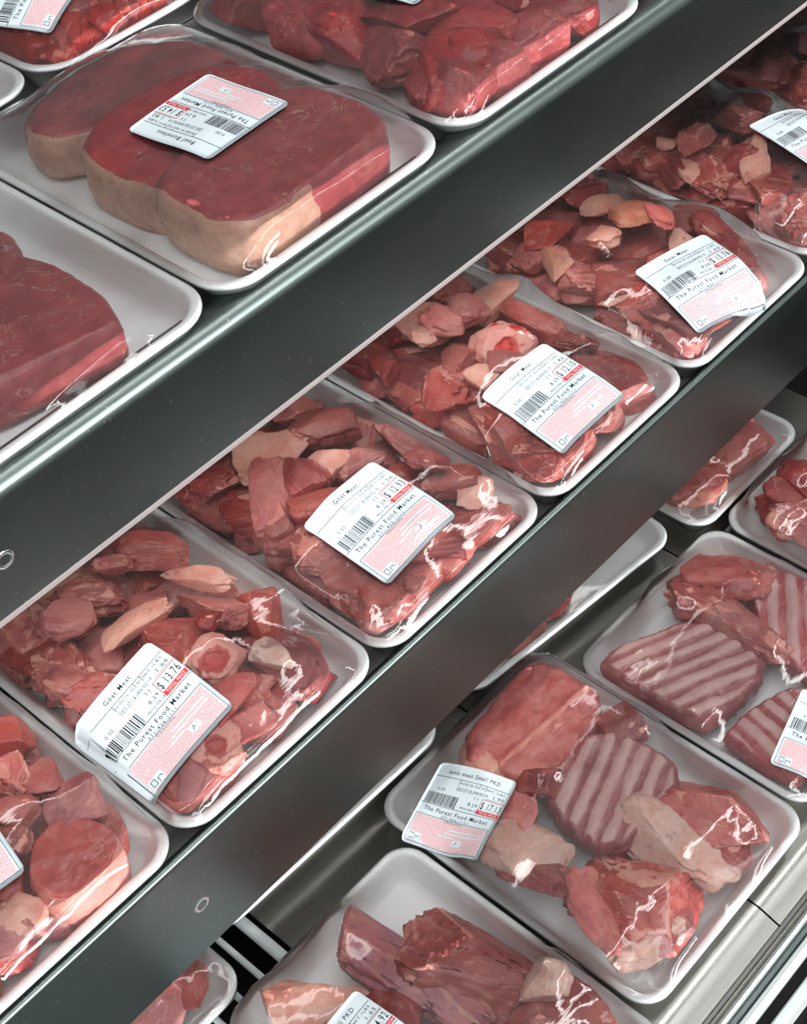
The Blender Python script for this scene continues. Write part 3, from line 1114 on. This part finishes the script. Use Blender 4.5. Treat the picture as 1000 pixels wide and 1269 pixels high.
def slab_shape(poly, thick, zt, seed, rough=1.2, rib=None, fatside=None, ridge=None, bulge=1.5, tilt=(0, 0), fatbase=0.0, nr=30, nt=176, zmin=5.0, sharp=False):
    """flat cut of meat from an outline: domed top, upright side, real underside (local mm)"""
    B = catmull(poly, 160, sharp)
    c = B.mean(0)
    th = np.arctan2(B[:, 1] - c[1], B[:, 0] - c[0])
    rr = np.hypot(B[:, 1] - c[1], B[:, 0] - c[0])
    o = np.argsort(th)
    th, rr = th[o], rr[o]
    T = np.linspace(-math.pi, math.pi, nt, endpoint=False)
    Rb = np.interp(T, np.concatenate([th - 2 * math.pi, th, th + 2 * math.pi]), np.tile(rr, 3))
    Rb = Rb + 0.9 * pnoise(np.stack([np.cos(T) * 5, np.sin(T) * 5, np.full(nt, seed * 0.7)], 1), 61)
    if sharp:
        Rb = Rb + 1.4 * fbm(np.stack([np.cos(T) * 9, np.sin(T) * 9, np.full(nt, seed * 0.7)], 1), 62, 3)
    rows = []
    side = []
    ts = np.linspace(0.02, 1, nr) ** 0.85
    for t in ts:
        drop = 0 if t < 0.9 else ((t - 0.9) / 0.1) ** 2 * min(thick * 0.16, 4)
        rows.append((t, -drop, 0.0))
    ns = 9
    for k in range(1, ns + 1):
        u = k / ns
        rows.append((1.0 + bulge / 60.0 * math.sin(math.pi * u), -min(thick * 0.16, 4) - (thick - min(thick * 0.16, 4)) * u, u))
    rows.append((0.6, -thick, 2.0))
    V, fat, uu = [], [], []
    for t, z, u in rows:
        x = c[0] + Rb * t * np.cos(T)
        y = c[1] + Rb * t * np.sin(T)
        V.append(np.stack([x, y, np.full(nt, zt + z)], 1))
        uu.append(np.full(nt, u))
    V = np.concatenate(V)
    u = np.concatenate(uu)
    tt = np.repeat([r[0] for r in rows], nt)
    TT = np.tile(T, len(rows))
    topw = (u == 0).astype(float)
    Q = V / 22.0
    Q[:, 2] += seed * 1.31
    nz = fbm(Q, 63 + seed % 7, 3)
    V[:, 2] += topw * (rough * 1.6 * nz)
    sidew = ((u > 0) & (u < 1.5)).astype(float)
    side_n = fbm(np.stack([V[:, 0] / 9, V[:, 1] / 9, V[:, 2] / 5 + seed], 1), 71, 2)
    nrm = np.stack([np.cos(TT), np.sin(TT)], 1)
    V[:, :2] += nrm * (sidew * side_n * 1.6)[:, None]
    fat = fatbase + 0.0 * u + 0.5 * fbm(Q * 0.8 + 4, 75, 2) * topw
    V[:, 2] += tilt[0] * (V[:, 0] - c[0]) + tilt[1] * (V[:, 1] - c[1])
    if rib:
        ang, sp, amp = rib
        a = math.radians(ang)
        s = (-(V[:, 0] - c[0]) * math.sin(a) + (V[:, 1] - c[1]) * math.cos(a))
        s = s + 2.0 * fbm(np.stack([V[:, 0] / 40, V[:, 1] / 40, np.full(len(V), seed)], 1), 81, 2)
        w = 0.5 + 0.5 * np.cos(2 * math.pi * s / sp)
        V[:, 2] += topw * amp * (w - 0.5)
        fat = np.where(u == 0, 0.85 * sstep(0.08, 0.62, w + 0.25 * nz) + 0.3 * nz, fat - 0.1)
        edge = sstep(0.90, 0.98, tt) * topw
        fat = fat * (1 - edge) - 0.2 * edge
    if fatside is not None:
        a0, half = fatside
        d = np.abs((TT - math.radians(a0) + math.pi) % (2 * math.pi) - math.pi)
        d = d + 0.30 * fbm(np.stack([np.cos(TT) * 3, np.sin(TT) * 3, V[:, 2] / 11 + seed], 1), 77, 3)
        m = sstep(half + 0.12, half - 0.12, d)
        fat = fat + m * (1.15 * sidew + 1.1 * topw * sstep(0.955, 0.985, tt + 0.012 * nz))
    if ridge is not None:
        p0, p1, wd = np.array(ridge[0], float), np.array(ridge[1], float), ridge[2]
        dv = p1 - p0
        s = np.clip(((V[:, :2] - p0) @ dv) / (dv @ dv), 0, 1)
        dist = np.linalg.norm(V[:, :2] - (p0 + s[:, None] * dv), axis=1) + 1.5 * nz
        g = np.exp(-(dist / wd) ** 2) * topw
        V[:, 2] += 2.5 * g
        fat = fat + 0.9 * g
    V[:, 2] = np.maximum(V[:, 2], zmin)
    F = []
    nR = len(rows)
    for j in range(nR - 1):
        for i in range(nt):
            F.append((j * nt + i, (j + 1) * nt + i, (j + 1) * nt + (i + 1) % nt, j * nt + (i + 1) % nt))
    F.append(tuple(range(nt)))
    F.append(tuple(range((nR - 1) * nt, nR * nt))[::-1])
    me = mesh('steak', V * MM, F)
    attr(me, 'fat', np.clip(fat, -1, 1.3))
    return me, V


def dome(x, y, hx, hy, lo, hi):
    a = max(0.0, 1 - (abs(x) / (hx - 4)) ** 3.0)
    b = max(0.0, 1 - (abs(y) / (hy - 4)) ** 3.5)
    return lo + (hi - lo) * a * b


class Pack:
    def __init__(self, name, box, label, group, rz=0.0, R=20.0, dx=0.0):
        x0, x1, y0, y1, z = box
        self.hx, self.hy = (x1 - x0) / 2, (y1 - y0) / 2
        self.root = empty(name, ((x0 + x1) / 2 * MM, (y0 + y1) / 2 * MM, z * MM), math.radians(rz))
        tag(self.root, label, 'meat tray', group)
        self.R, self.dx = R, dx
        self.lsh = (2, 8) if name == 'meat_tray' else (0, 0)
        self.hm = HMap(self.hx, self.hy, R)
        link('foam_tray', tray_mesh(self.hx, self.hy, R), FOAM, self.root)

    def add(self, kind, x, y, L, Wd, ang, H=None, ztop=None, mat=None, sub=None, lo=29, hi=46, tilt=True, bright=None):
        big = max(L, Wd)
        x += self.dx
        x = max(-self.hx + 9 + Wd * .30, min(self.hx - 9 - Wd * .30, x))
        y = max(-self.hy + 9 + min(L, Wd) * .32, min(self.hy - 9 - min(L, Wd) * .32, y))
        if ztop is None:
            ztop = dome(x, y, self.hx, self.hy, lo, hi) + rng.uniform(-2.0, 3.0) + (2.5 if big < 28 else 0)
        H = H or max(min((0.46 if kind in 'FOP' else 0.62) * Wd, ztop - 5.5), 8)
        me, V = chunk_shape(kind, L * 1.2, Wd * 1.2, H, sub or (4 if big > 24 else 3))
        a = math.radians(ang)
        tx, ty = (rng.uniform(-.22, .22), rng.uniform(-.22, .22)) if tilt else (0, 0)
        M = (Matrix.Rotation(a, 3, 'Z') @ Matrix.Rotation(ty, 3, 'Y') @ Matrix.Rotation(tx, 3, 'X')) if kind != 'B' else Matrix.Identity(3)
        Vw = V @ np.array(M).T
        zt = Vw[:, 2].max()
        zoff = ztop - zt
        if Vw[:, 2].min() + zoff < 4.6:
            zoff = 4.6 - Vw[:, 2].min()
        mx, my = self.hx - 9.0, self.hy - 10.0
        x += max(0, -mx - (x + Vw[:, 0].min())) - max(0, x + Vw[:, 0].max() - mx)
        y += max(0, -my - (y + Vw[:, 1].min())) - max(0, y + Vw[:, 1].max() - my)
        Vw = Vw + np.array([x, y, zoff])
        self.hm.splat(Vw)
        o = link(NAMES.get(kind, 'meat_chunk'), me, mat or MEAT[kind], self.root)
        o.location = (x * MM, y * MM, zoff * MM)
        o.rotation_euler = M.to_euler()
        return o

    def slab(self, name, mat, poly, thick, zt, seed, **kw):
        poly = [(a + self.dx, b) for a, b in poly]
        if kw.get('ridge'):
            r = kw['ridge']
            kw['ridge'] = ((r[0][0] + self.dx, r[0][1]), (r[1][0] + self.dx, r[1][1]), r[2])
        me, V = slab_shape(poly, thick, zt, seed, **kw)
        me.name = name
        # dense top, splat it finely
        self.hm.splat(V)
        me.polygons.foreach_set('use_smooth', np.ones(len(me.polygons), dtype=bool))
        return link(name, me, MEAT[mat], self.root)

    def heap(self, pieces, fill=0.6, extra=None, lo=30, hi=49, kinds='LLMMDPSL'):
        ny = int((2 * self.hy - 40) / 25)
        for i in range(4):
            for j in range(ny + 1):
                x = -self.hx + 27 + (2 * self.hx - 54) * i / 3 + rng.uniform(-5, 5)
                y = -self.hy + 24 + (2 * self.hy - 48) * j / ny + rng.uniform(-5, 5)
                self.add(rng.choice(kinds), x, y, rng.uniform(30, 44), rng.uniform(26, 34), rng.uniform(0, 180),
                         ztop=dome(x, y, self.hx, self.hy, 20, 33) + rng.uniform(-3, 2), H=20, sub=3)
        for (x, y, L, Wd, ang, kd) in pieces:
            self.add(kd, x, y, L, Wd, ang, lo=lo, hi=hi)
        for (x, y) in extra or []:
            self.add(rng.choice('LLDMF'), x, y, rng.uniform(34, 48), rng.uniform(26, 36), rng.uniform(0, 180), lo=lo, hi=hi)

    def wrap(self, label=None):
        self.hm.drape()
        link('plastic_film', film_mesh(self.hm, self.hx, self.hy, _seed[0] + 11, self.R), FILM, self.root)
        for lb in label or []:
            build_label(self.root, self.hm, lb[0] + self.dx + self.lsh[0], lb[1] + self.lsh[1], *lb[2:])


GT = 'wrapped goat meat trays on the middle shelf'
BT = 'wrapped beef trays on the upper shelf'
LT = 'wrapped lamb trays on the bottom deck'

PIECES = {
'M1':[(47,45,40,23,123,'L'),(22,49,20,14,110,'M'),(1,51,39,26,141,'M'),(-19,41,27,25,140,'S'),(4,11,41,17,173,'F'),(50,8,42,14,115,'F'),(40,-15,43,22,120,'M'),(56,-39,30,21,60,'L'),(7,-20,45,36,128,'L'),(29,-24,12,14,119,'D'),(14,-45,27,27,128,'B'),(1,-67,29,32,128,'P'),(34,-68,24,17,85,'W'),(48,-88,55,30,87,'D'),(7,-105,31,21,63,'M'),(-20,-104,27,27,106,'B'),(-44,-104,23,20,98,'P'),(-47,-4,32,24,169,'M'),(-76,-31,43,18,83,'L'),(-61,26,34,30,74,'M'),(-81,14,22,24,120,'L'),(-59,-56,55,21,81,'L'),(2,-92,19,21,96,'M'),(41,-111,20,21,76,'D')],
'M2':[(35,39,38,28,155,'L'),(-62,31,38,33,129,'D'),(-46,10,32,25,72,'L'),(-25,20,51,27,45,'P'),(7,10,36,22,162,'F'),(24,-3,29,18,155,'S'),(-7,15,30,23,84,'D'),(-18,-9,30,27,153,'L'),(-71,-9,27,24,127,'S'),(-42,-31,32,28,114,'M'),(-67,-63,69,35,91,'L'),(-49,-67,36,31,86,'L'),(-46,-107,37,33,105,'L'),(11,-104,44,35,145,'D'),(-21,-93,14,11,60,'M'),(42,-88,35,26,160,'M'),(58,-15,55,21,100,'S'),(52,-56,35,24,116,'M'),(49,-36,27,15,103,'D'),(7,-64,34,29,116,'L'),(51,-73,19,18,127,'F')],
'M3':[(24,34,24,27,133,'S'),(2,39,27,24,140,'P'),(-12,16,27,29,86,'L'),(-18,38,15,14,88,'F'),(13,-3,35,35,126,'B'),(-5,-18,22,24,112,'L'),(-51,5,46,35,42,'M'),(-72,30,45,38,92,'D'),(-48,49,19,19,114,'D'),(-56,-35,46,37,81,'M'),(-23,-16,18,16,88,'F'),(-37,-47,37,28,86,'L'),(-64,-75,38,30,114,'M'),(-48,-105,27,30,134,'M'),(42,-82,47,25,85,'D'),(4,-110,43,43,163,'L'),(-26,-111,16,18,111,'D'),(47,-23,55,21,97,'D'),(48,5,54,18,100,'L'),(-6,-68,38,34,90,'L')],
'M4':[(-77,46,25,24,100,'P'),(24,36,29,18,159,'F'),(29,8,36,29,162,'O'),(34,-8,26,18,79,'P'),(-20,50,36,29,151,'L'),(-45,11,48,24,58,'M'),(-44,25,25,18,67,'O'),(-7,11,21,22,94,'F'),(-80,-1,29,28,86,'L'),(-41,-17,40,41,82,'L'),(-70,-28,26,17,146,'F'),(-36,-45,27,31,75,'M'),(-70,-67,47,32,142,'L'),(-64,-110,31,35,101,'M'),(-35,-103,49,29,126,'D'),(15,-93,76,21,61,'F'),(43,-58,57,20,60,'D'),(1,-106,30,21,61,'L'),(56,-18,38,28,88,'L'),(52,-41,39,21,80,'D'),(-6,-49,37,34,81,'L'),(33,59,29,21,155,'D')],
'M5':[(-70,27,31,35,117,'D'),(-50,46,20,20,140,'M'),(-36,42,13,12,90,'F'),(-19,27,24,27,77,'M'),(-56,12,24,19,60,'F'),(-40,-5,31,29,93,'M'),(-68,-31,29,32,101,'D'),(-16,0,39,37,67,'D'),(-11,-18,57,19,38,'F'),(-34,-46,27,27,68,'M'),(-60,-94,42,43,74,'D'),(29,20,30,24,103,'M'),(54,29,29,27,113,'D'),(-60,-74,31,28,59,'M'),(-19,-82,38,42,105,'D'),(39,-31,40,45,87,'D'),(40,-85,40,36,104,'D')],
'M6':[(-60,46,36,35,164,'P'),(-33,47,32,36,149,'D'),(-58,14,31,35,136,'D'),(3,37,29,32,156,'D'),(-60,-12,34,36,137,'L'),(-29,4,28,31,83,'M'),(-58,-45,36,32,87,'F'),(20,0,40,34,40,'D'),(10,-40,44,36,120,'M'),(-30,-80,46,34,20,'L'),(40,-80,44,34,60,'D')],
'M0':[(55,-54,26,26,154,'S'),(54,-30,24,24,112,'P'),(40,-14,26,27,146,'M'),(30,-41,21,16,137,'L'),(60,6,24,24,120,'L'),(20,-52,16,18,141,'M'),(-3,-101,32,18,122,'M'),(-18,-112,26,26,124,'S'),(-5,-83,22,24,126,'F'),(-32,-105,24,26,115,'M'),(17,-31,28,30,87,'L'),(-4,-56,31,34,107,'L'),(-40,-60,40,34,30,'D'),(-45,-10,44,36,70,'L'),(5,10,42,34,110,'M'),(-10,50,46,34,10,'L'),(40,45,40,32,80,'D')],
}

# ---- middle shelf: goat
p = Pack('meat_tray', (56, 201.5, 409, 620, 0), 'wrapped goat meat tray at the lower left, a big bone-in chop in its front corner', GT, dx=-8)
p.slab('goat_chop', 'M', [(24, -60), (38, -57), (49, -63), (57, -76), (54, -90), (42, -97), (26, -97), (12, -91), (11, -74)], 30, 42, 3, rough=2.6, fatside=(-90, 1.2), tilt=(-.05, .12), bulge=3)
p.heap(PIECES['M0'], 0.5, [(-45, 40), (-20, 85), (30, 82)])
p.wrap([(-15.2, -43, -10, 'Goat Meat', '12.40', '1.50')])
p = Pack('meat_tray', (203, 352.5, 409, 620, 0), 'second goat meat tray from the left, priced $13.76, with two pale knuckle bones', GT, dx=-8)
p.heap(PIECES['M1'], 0.6, [(-40, 80), (0, 82), (42, 80), (-50, 50)])
p.wrap([(-36, -54, 2.3, 'Goat Meat', '13.76', '1.66')])
p = Pack('meat_tray', (354, 502, 409, 620, 0), 'wrapped goat meat tray priced $12.93 with large smooth lean pieces at its front', GT, dx=-8)
p.heap(PIECES['M2'], 0.6, [(-45, 70), (0, 75), (40, 72), (0, 45)])
p.wrap([(-8, -56.4, 2.1, 'Goat Meat', '12.93', '1.56')])
p = Pack('meat_tray', (503.5, 649, 409, 620, 0), 'wrapped goat meat tray priced $12.10 with a round marrow bone above its label', GT, dx=-8)
p.heap(PIECES['M3'], 0.6, [(-45, 70), (0, 75), (40, 72), (45, 35), (0, 55)])
p.wrap([(-9.9, -69.2, 0, 'Goat Meat', '12.10', '1.46')])
p = Pack('meat_tray', (650.5, 796, 409, 620, 0), 'wrapped goat meat tray with a bent $13.76 label and orange-tinted fat at its back', GT, dx=-8)
p.heap(PIECES['M4'], 0.6, [(-45, 80), (0, 80), (40, 80)])
p.wrap([(-7.8, -77.2, -13.1, 'Goat Meat', '13.76', '1.66')])
p = Pack('meat_tray', (797.5, 945, 411, 622, 0), 'wrapped goat meat tray with meat coloured darker for shade, label cut by the right edge', GT, dx=-8)
p.heap(PIECES['M5'], 0.6, [(-45, 75), (0, 70), (40, 72)], kinds='DDLM')  # darker filler kinds put the dim right end's shade into the meat colour
p.wrap([(33.3, -44.1, -8, 'Goat Meat', '11.85', '1.43')])
p = Pack('meat_tray', (948, 1093, 411, 622, 0), 'goat meat tray coloured darker for shade in the upper right corner under the shelf lip', GT, dx=-8)
p.heap(PIECES['M6'], 0.5, [(-40, 80), (5, 78), (42, 75), (50, 40)], kinds='DDLM')  # mostly dark filler here too: shade put into the meat colour
p.wrap()

# ---- upper shelf: beef
p = Pack('beef_tray', (366, 541, 504.5, 744, 200), 'beef boneless tray with three overlapping fat-edged steaks and an upside-down label', BT, R=25, dx=3)
p.slab('steak', 'steak', [(-60, 78), (-41, 92), (-5, 102), (28, 98), (48, 84), (60, 62), (60, 30), (48, 7), (20, 0), (-10, 8), (-42, 36), (-62, 55)], 27, 36, 21, fatside=(200, 0.75), tilt=(0, -.03))
p.slab('steak', 'steak', [(-62, 21), (-38, 38), (6, 39), (42, 24), (56, 0), (46, -28), (10, -42), (-32, -46), (-56, -38), (-64, -10)], 32, 39, 22, fatside=(193, 0.8), tilt=(.02, .06), rough=1.0)
p.slab('steak', 'steak', [(-64, -45), (-46, -32), (-8, -26), (38, -26), (58, -40), (63, -72), (57, -94), (44, -101), (25, -103), (-15, -105), (-43, -106), (-58, -100), (-65, -80)], 34, 42, 23, fatside=(205, 0.9), tilt=(-.01, .05), rough=1.0)
p.wrap([(-2.5, -18.6, 93.2, 'Beef Boneless', '14.53', '1.82')])
p = Pack('beef_tray', (547, 729, 505, 742, 200), 'tray of large deep red beef cubes at the top, right of the three steaks', BT, R=25, dx=-8)
for (x, y, L, Wd, ang) in [(-56,46,66,40,84),(-44,6,54,38,75),(-14,-18,57,42,92),(-58,-38,38,34,60),(-52,-72,50,38,60),(-52,-98,40,36,106),(0,-62,48,36,109),(8,-96,54,40,152),(-20,-94,28,28,99),(45,-96,50,32,125),(22,-8,49,38,111),(-28,-76,28,28,161),(46,-52,46,40,20),(48,-6,44,38,70),(-20,48,56,40,97),(24,40,50,40,30),(52,44,40,36,80),(-50,86,50,38,10),(0,86,52,40,95),(48,86,46,38,50)]:
    p.add('beef', x, y, L * 1.05, Wd * 1.08, ang, H=34, ztop=dome(x, y, p.hx, p.hy, 33, 45) + rng.uniform(-3, 3), sub=4)
p.wrap([(3, -2.4, 3, 'Beef Stew', '15.10', '1.90')])
p = Pack('beef_tray', (447, 611, 750, 985, 200), 'tray of small coarse-cut bright red beef lumps in the upper left corner', BT, R=30)
p.slab('beef_pile', 'mince', [(-64, 60), (0, 80), (64, 60), (66, -60), (55, -92), (-55, -92), (-66, -60)], 22, 29, 24, rough=4)
for k in range(170):
    x, y = rng.uniform(-66, 66), rng.uniform(-100, 40)
    p.add('mince' if False else 'beef', x, y, rng.uniform(15, 24), rng.uniform(12, 17), rng.uniform(0, 180), H=16, ztop=dome(x, y, p.hx, p.hy, 24, 44) + rng.uniform(-3, 2), mat=MEAT['mince'], sub=3).name = 'beef_lump'
p.wrap([(-39.1, -53, 22, 'Beef Stew', '9.85', '1.24')])
p = Pack('beef_tray', (270, 445, 752, 986, 200), 'white foam beef tray showing only its corner at the left edge behind the steaks', BT, R=25)
p.slab('steak', 'steak', [(-50, 60), (10, 80), (55, 50), (50, -30), (0, -60), (-55, -30)], 24, 30, 25, fatside=(200, 0.7))
p.wrap()
p = Pack('beef_tray', (189, 364, 504.5, 740, 200), 'beef tray at the left edge with a dark-sided steak lying on wide bare white foam', BT, R=25)
p.slab('steak', 'steak', [(15, 4), (33, 0), (42, -14), (48, -41), (47, -74), (40, -96), (34, -102), (25, -101), (1, -95), (-30, -88), (-52, -76), (-40, -30)], 27, 36, 26, fatside=(40, 0.5), rough=1.0)
p.slab('steak', 'steak', [(40, 30), (54, 22), (55, 8), (46, -2), (20, -4), (-20, 6), (-50, 20), (-30, 50), (10, 45)], 22, 28, 27, fatside=(40, 0.4))
p.wrap()
p = Pack('beef_tray', (740, 900, 508, 745, 200), 'beef tray showing only a grey sliver of its corner past the cubes at the top', BT, R=32)
for k in range(12):
    x, y = -50 + 50 * (k % 3), -80 + 50 * (k // 3)
    p.add('beef', x, y, 52, 46, rng.uniform(0, 180), H=32, ztop=40, sub=3)
p.wrap()

# ---- bottom deck: lamb
ZB = -220.5
p = Pack('lamb_tray', (367, 546, 229, 461, ZB), 'large lamb tray labelled $17.13 with shoulder slab, ribs and shank, above the deck joint', LT)
p.slab('shoulder_slab', 'P', [(-26, 84), (-10, 98), (28, 102), (53, 104), (72, 98), (78, 75), (74, 47), (61, 36), (31, 33), (9, 30), (-12, 40), (-28, 66)], 26, 39, 31, rough=2.4, ridge=((74, 56), (-16, 62), 3.5), fatbase=.0, tilt=(0, .02), sharp=True)
p.slab('rib_slab', 'rib', [(-12, 30), (15, 38), (42, 36), (62, 18), (62, -26), (50, -38), (29, -37), (12, -40), (-12, -37), (-24, -27), (-22, 7)], 17, 36, 32, rib=(18, 12.5, 2.0), rough=1.8, sharp=True)
p.add('F', -22, 74, 46, 26, 60, H=20, ztop=42)
for a_ in [(60,-70,72,56,109,'M'),(14,-66,80,40,98,'W'),(-38,-68,70,56,104,'M'),(-64,-50,56,22,54,'P'),(-35,-98,34,32,75,'D'),(-57,-88,46,24,151,'W'),(-55,14,54,39,99,'W'),(-70,-2,62,27,98,'D'),(-37,31,28,28,91,'P'),(-11,34,24,22,105,'D'),(72,20,30,24,80,'D')]:
    p.add(a_[5], a_[0], a_[1], a_[2], a_[3], a_[4], lo=32, hi=46)
p.add('D', 30, -92, 40, 26, 100, H=18, ztop=30)
p.wrap([(-59.1, 63.1, -77.1, 'lamb meat Small PKD', '17.13', '1.90', 0.93)])
p = Pack('lamb_tray', (548.5, 726, 234, 431, ZB), 'lamb rib tray with pale striped rack slabs and two small dark chops', LT)
p.slab('rib_slab', 'rib', [(-80, 78), (-62, 79), (-12, 54), (4, 28), (-4, -10), (-24, -18), (-57, -16), (-78, -10), (-81, 22), (-82, 52)], 16, 33, 33, rib=(-23, 12, 2.0), rough=1.6, sharp=True)
p.slab('rib_slab', 'rib', [(50, 44), (74, 38), (78, 6), (66, -24), (30, -42), (2, -44), (6, -17), (22, 12)], 15, 31, 34, rib=(35, 13, 2.0), rough=1.6, sharp=True)
p.slab('rib_slab', 'rib', [(-74, -22), (-47, -24), (-14, -34), (10, -60), (0, -84), (-40, -86), (-74, -82), (-77, -56)], 14, 27, 35, rib=(77, 13, 2.0), rough=1.6, sharp=True)
p.slab('rib_slab', 'rib', [(12, -46), (40, -40), (70, -34), (76, -70), (60, -84), (20, -84)], 14, 24, 36, rib=(40, 13, 2.0), rough=1.6, sharp=True)
for a_ in [(44, 60, 60, 40, 112, 'P'), (8, 26, 92, 34, 96, 'M'), (10, 66, 40, 30, 20, 'D')]:
    p.add(a_[5], a_[0], a_[1], a_[2], a_[3], a_[4], ztop=44, H=26)
p.wrap([(-38, -84, -77, 'Lamb Ribs', '16.20', '1.80')])
p = Pack('lamb_tray', (731, 905, 236, 428, ZB), 'lamb tray at the right edge with dark folded chops, beside the rib tray', LT)
for a_ in [(-62, 60, 40, 38, 65, 'M'), (-48, 42, 54, 55, 97, 'M'), (-20, 60, 50, 40, 97, 'D'), (-68, 20, 36, 28, 111, 'P'), (-40, 74, 34, 28, 117, 'D'), (20, 40, 60, 44, 60, 'L'), (-40, -10, 60, 46, 20, 'M'), (20, -30, 64, 48, 110, 'D'), (-40, -60, 56, 40, 70, 'L'), (50, -60, 50, 40, 30, 'M'), (50, 60, 50, 36, 10, 'L')]:
    p.add(a_[5], a_[0], a_[1], a_[2], a_[3], a_[4], lo=32, hi=46)
p.wrap()
p = Pack('lamb_tray', (714, 860, 431, 640, ZB), 'lamb tray half under the middle shelf with smooth pink cuts and yellow fat', LT)
for a_ in [(-52, -74, 40, 40, 153, 'O'), (-36, -88, 52, 48, 51, 'L'), (20, -72, 54, 52, 171, 'L'), (-17, -62, 26, 26, 96, 'O'), (-30, -30, 69, 49, 171, 'L'), (30, -20, 60, 44, 30, 'D'), (-20, 30, 64, 44, 70, 'L'), (30, 60, 60, 40, 120, 'L')]:
    p.add(a_[5], a_[0], a_[1], a_[2], a_[3], a_[4], lo=28, hi=42)
p.wrap()
p = Pack('lamb_tray', (487, 709, 456, 606, ZB), 'nearly hidden lamb tray below the middle lip showing a bare white right corner', LT, rz=-6)
for a_ in [(-2, -54, 50, 34, 170, 'M'), (-42, -50, 48, 36, 0, 'L'), (-10, -10, 60, 44, 40, 'D'), (-60, 10, 54, 40, 90, 'L'), (20, 30, 50, 36, 20, 'M')]:
    p.add(a_[5], a_[0], a_[1], a_[2], a_[3], a_[4], lo=24, hi=36)
p.wrap()
p = Pack('lamb_tray', (235, 452, 468, 616, ZB), 'thin white tray sliver under the middle lip, left of the labelled lamb tray', LT, rz=-2)
p.add('L', -50, 0, 60, 44, 40, lo=24, hi=34)
p.add('M', -60, 30, 50, 40, 100, lo=24, hi=34)
p.wrap()
p = Pack('lamb_tray', (192, 364, 209, 430, ZB), 'lamb tray at the bottom with a long shank bone beside a lean chop', LT)
p.add('M', 50, 12, 86, 56, 105, H=30, ztop=44)
p.add('M', 12, 32, 108, 34, 97, H=26, ztop=43, mat=MEAT['shank']).name = 'shank'
for a_ in [(60, -34, 26, 26, 115, 'W'), (62, -58, 40, 32, 81, 'L'), (-44, 62, 62, 33, 127, 'F'), (-22, 24, 36, 32, 117, 'D'), (40, -50, 36, 36, 89, 'L'), (33, -78, 40, 38, 94, 'D'), (-40, -10, 60, 40, 30, 'L'), (-20, -60, 60, 44, 100, 'M'), (-60, 20, 40, 30, 90, 'F')]:
    p.add(a_[5], a_[0], a_[1], a_[2], a_[3], a_[4], lo=32, hi=45)
p.wrap([(-50.7, 15.7, 3, 'lamb meat Small PKD', '14.92', '1.65')])
p = Pack('lamb_tray', (69, 225, 434, 644, ZB), 'small wrapped tray below the middle lip at the bottom left, beside the rack rods', LT)
for a_ in [(42, -66, 30, 30, 146, 'M'), (46, -88, 30, 28, 143, 'D'), (20, -84, 36, 30, 139, 'S'), (14, -60, 34, 32, 144, 'L'), (-20, -80, 44, 36, 20, 'M'), (-20, -30, 50, 40, 80, 'L'), (30, -20, 44, 36, 110, 'D'), (-30, 30, 50, 40, 30, 'L'), (30, 40, 50, 36, 60, 'M')]:
    p.add(a_[5], a_[0], a_[1], a_[2], a_[3], a_[4], lo=28, hi=42)
p.wrap()
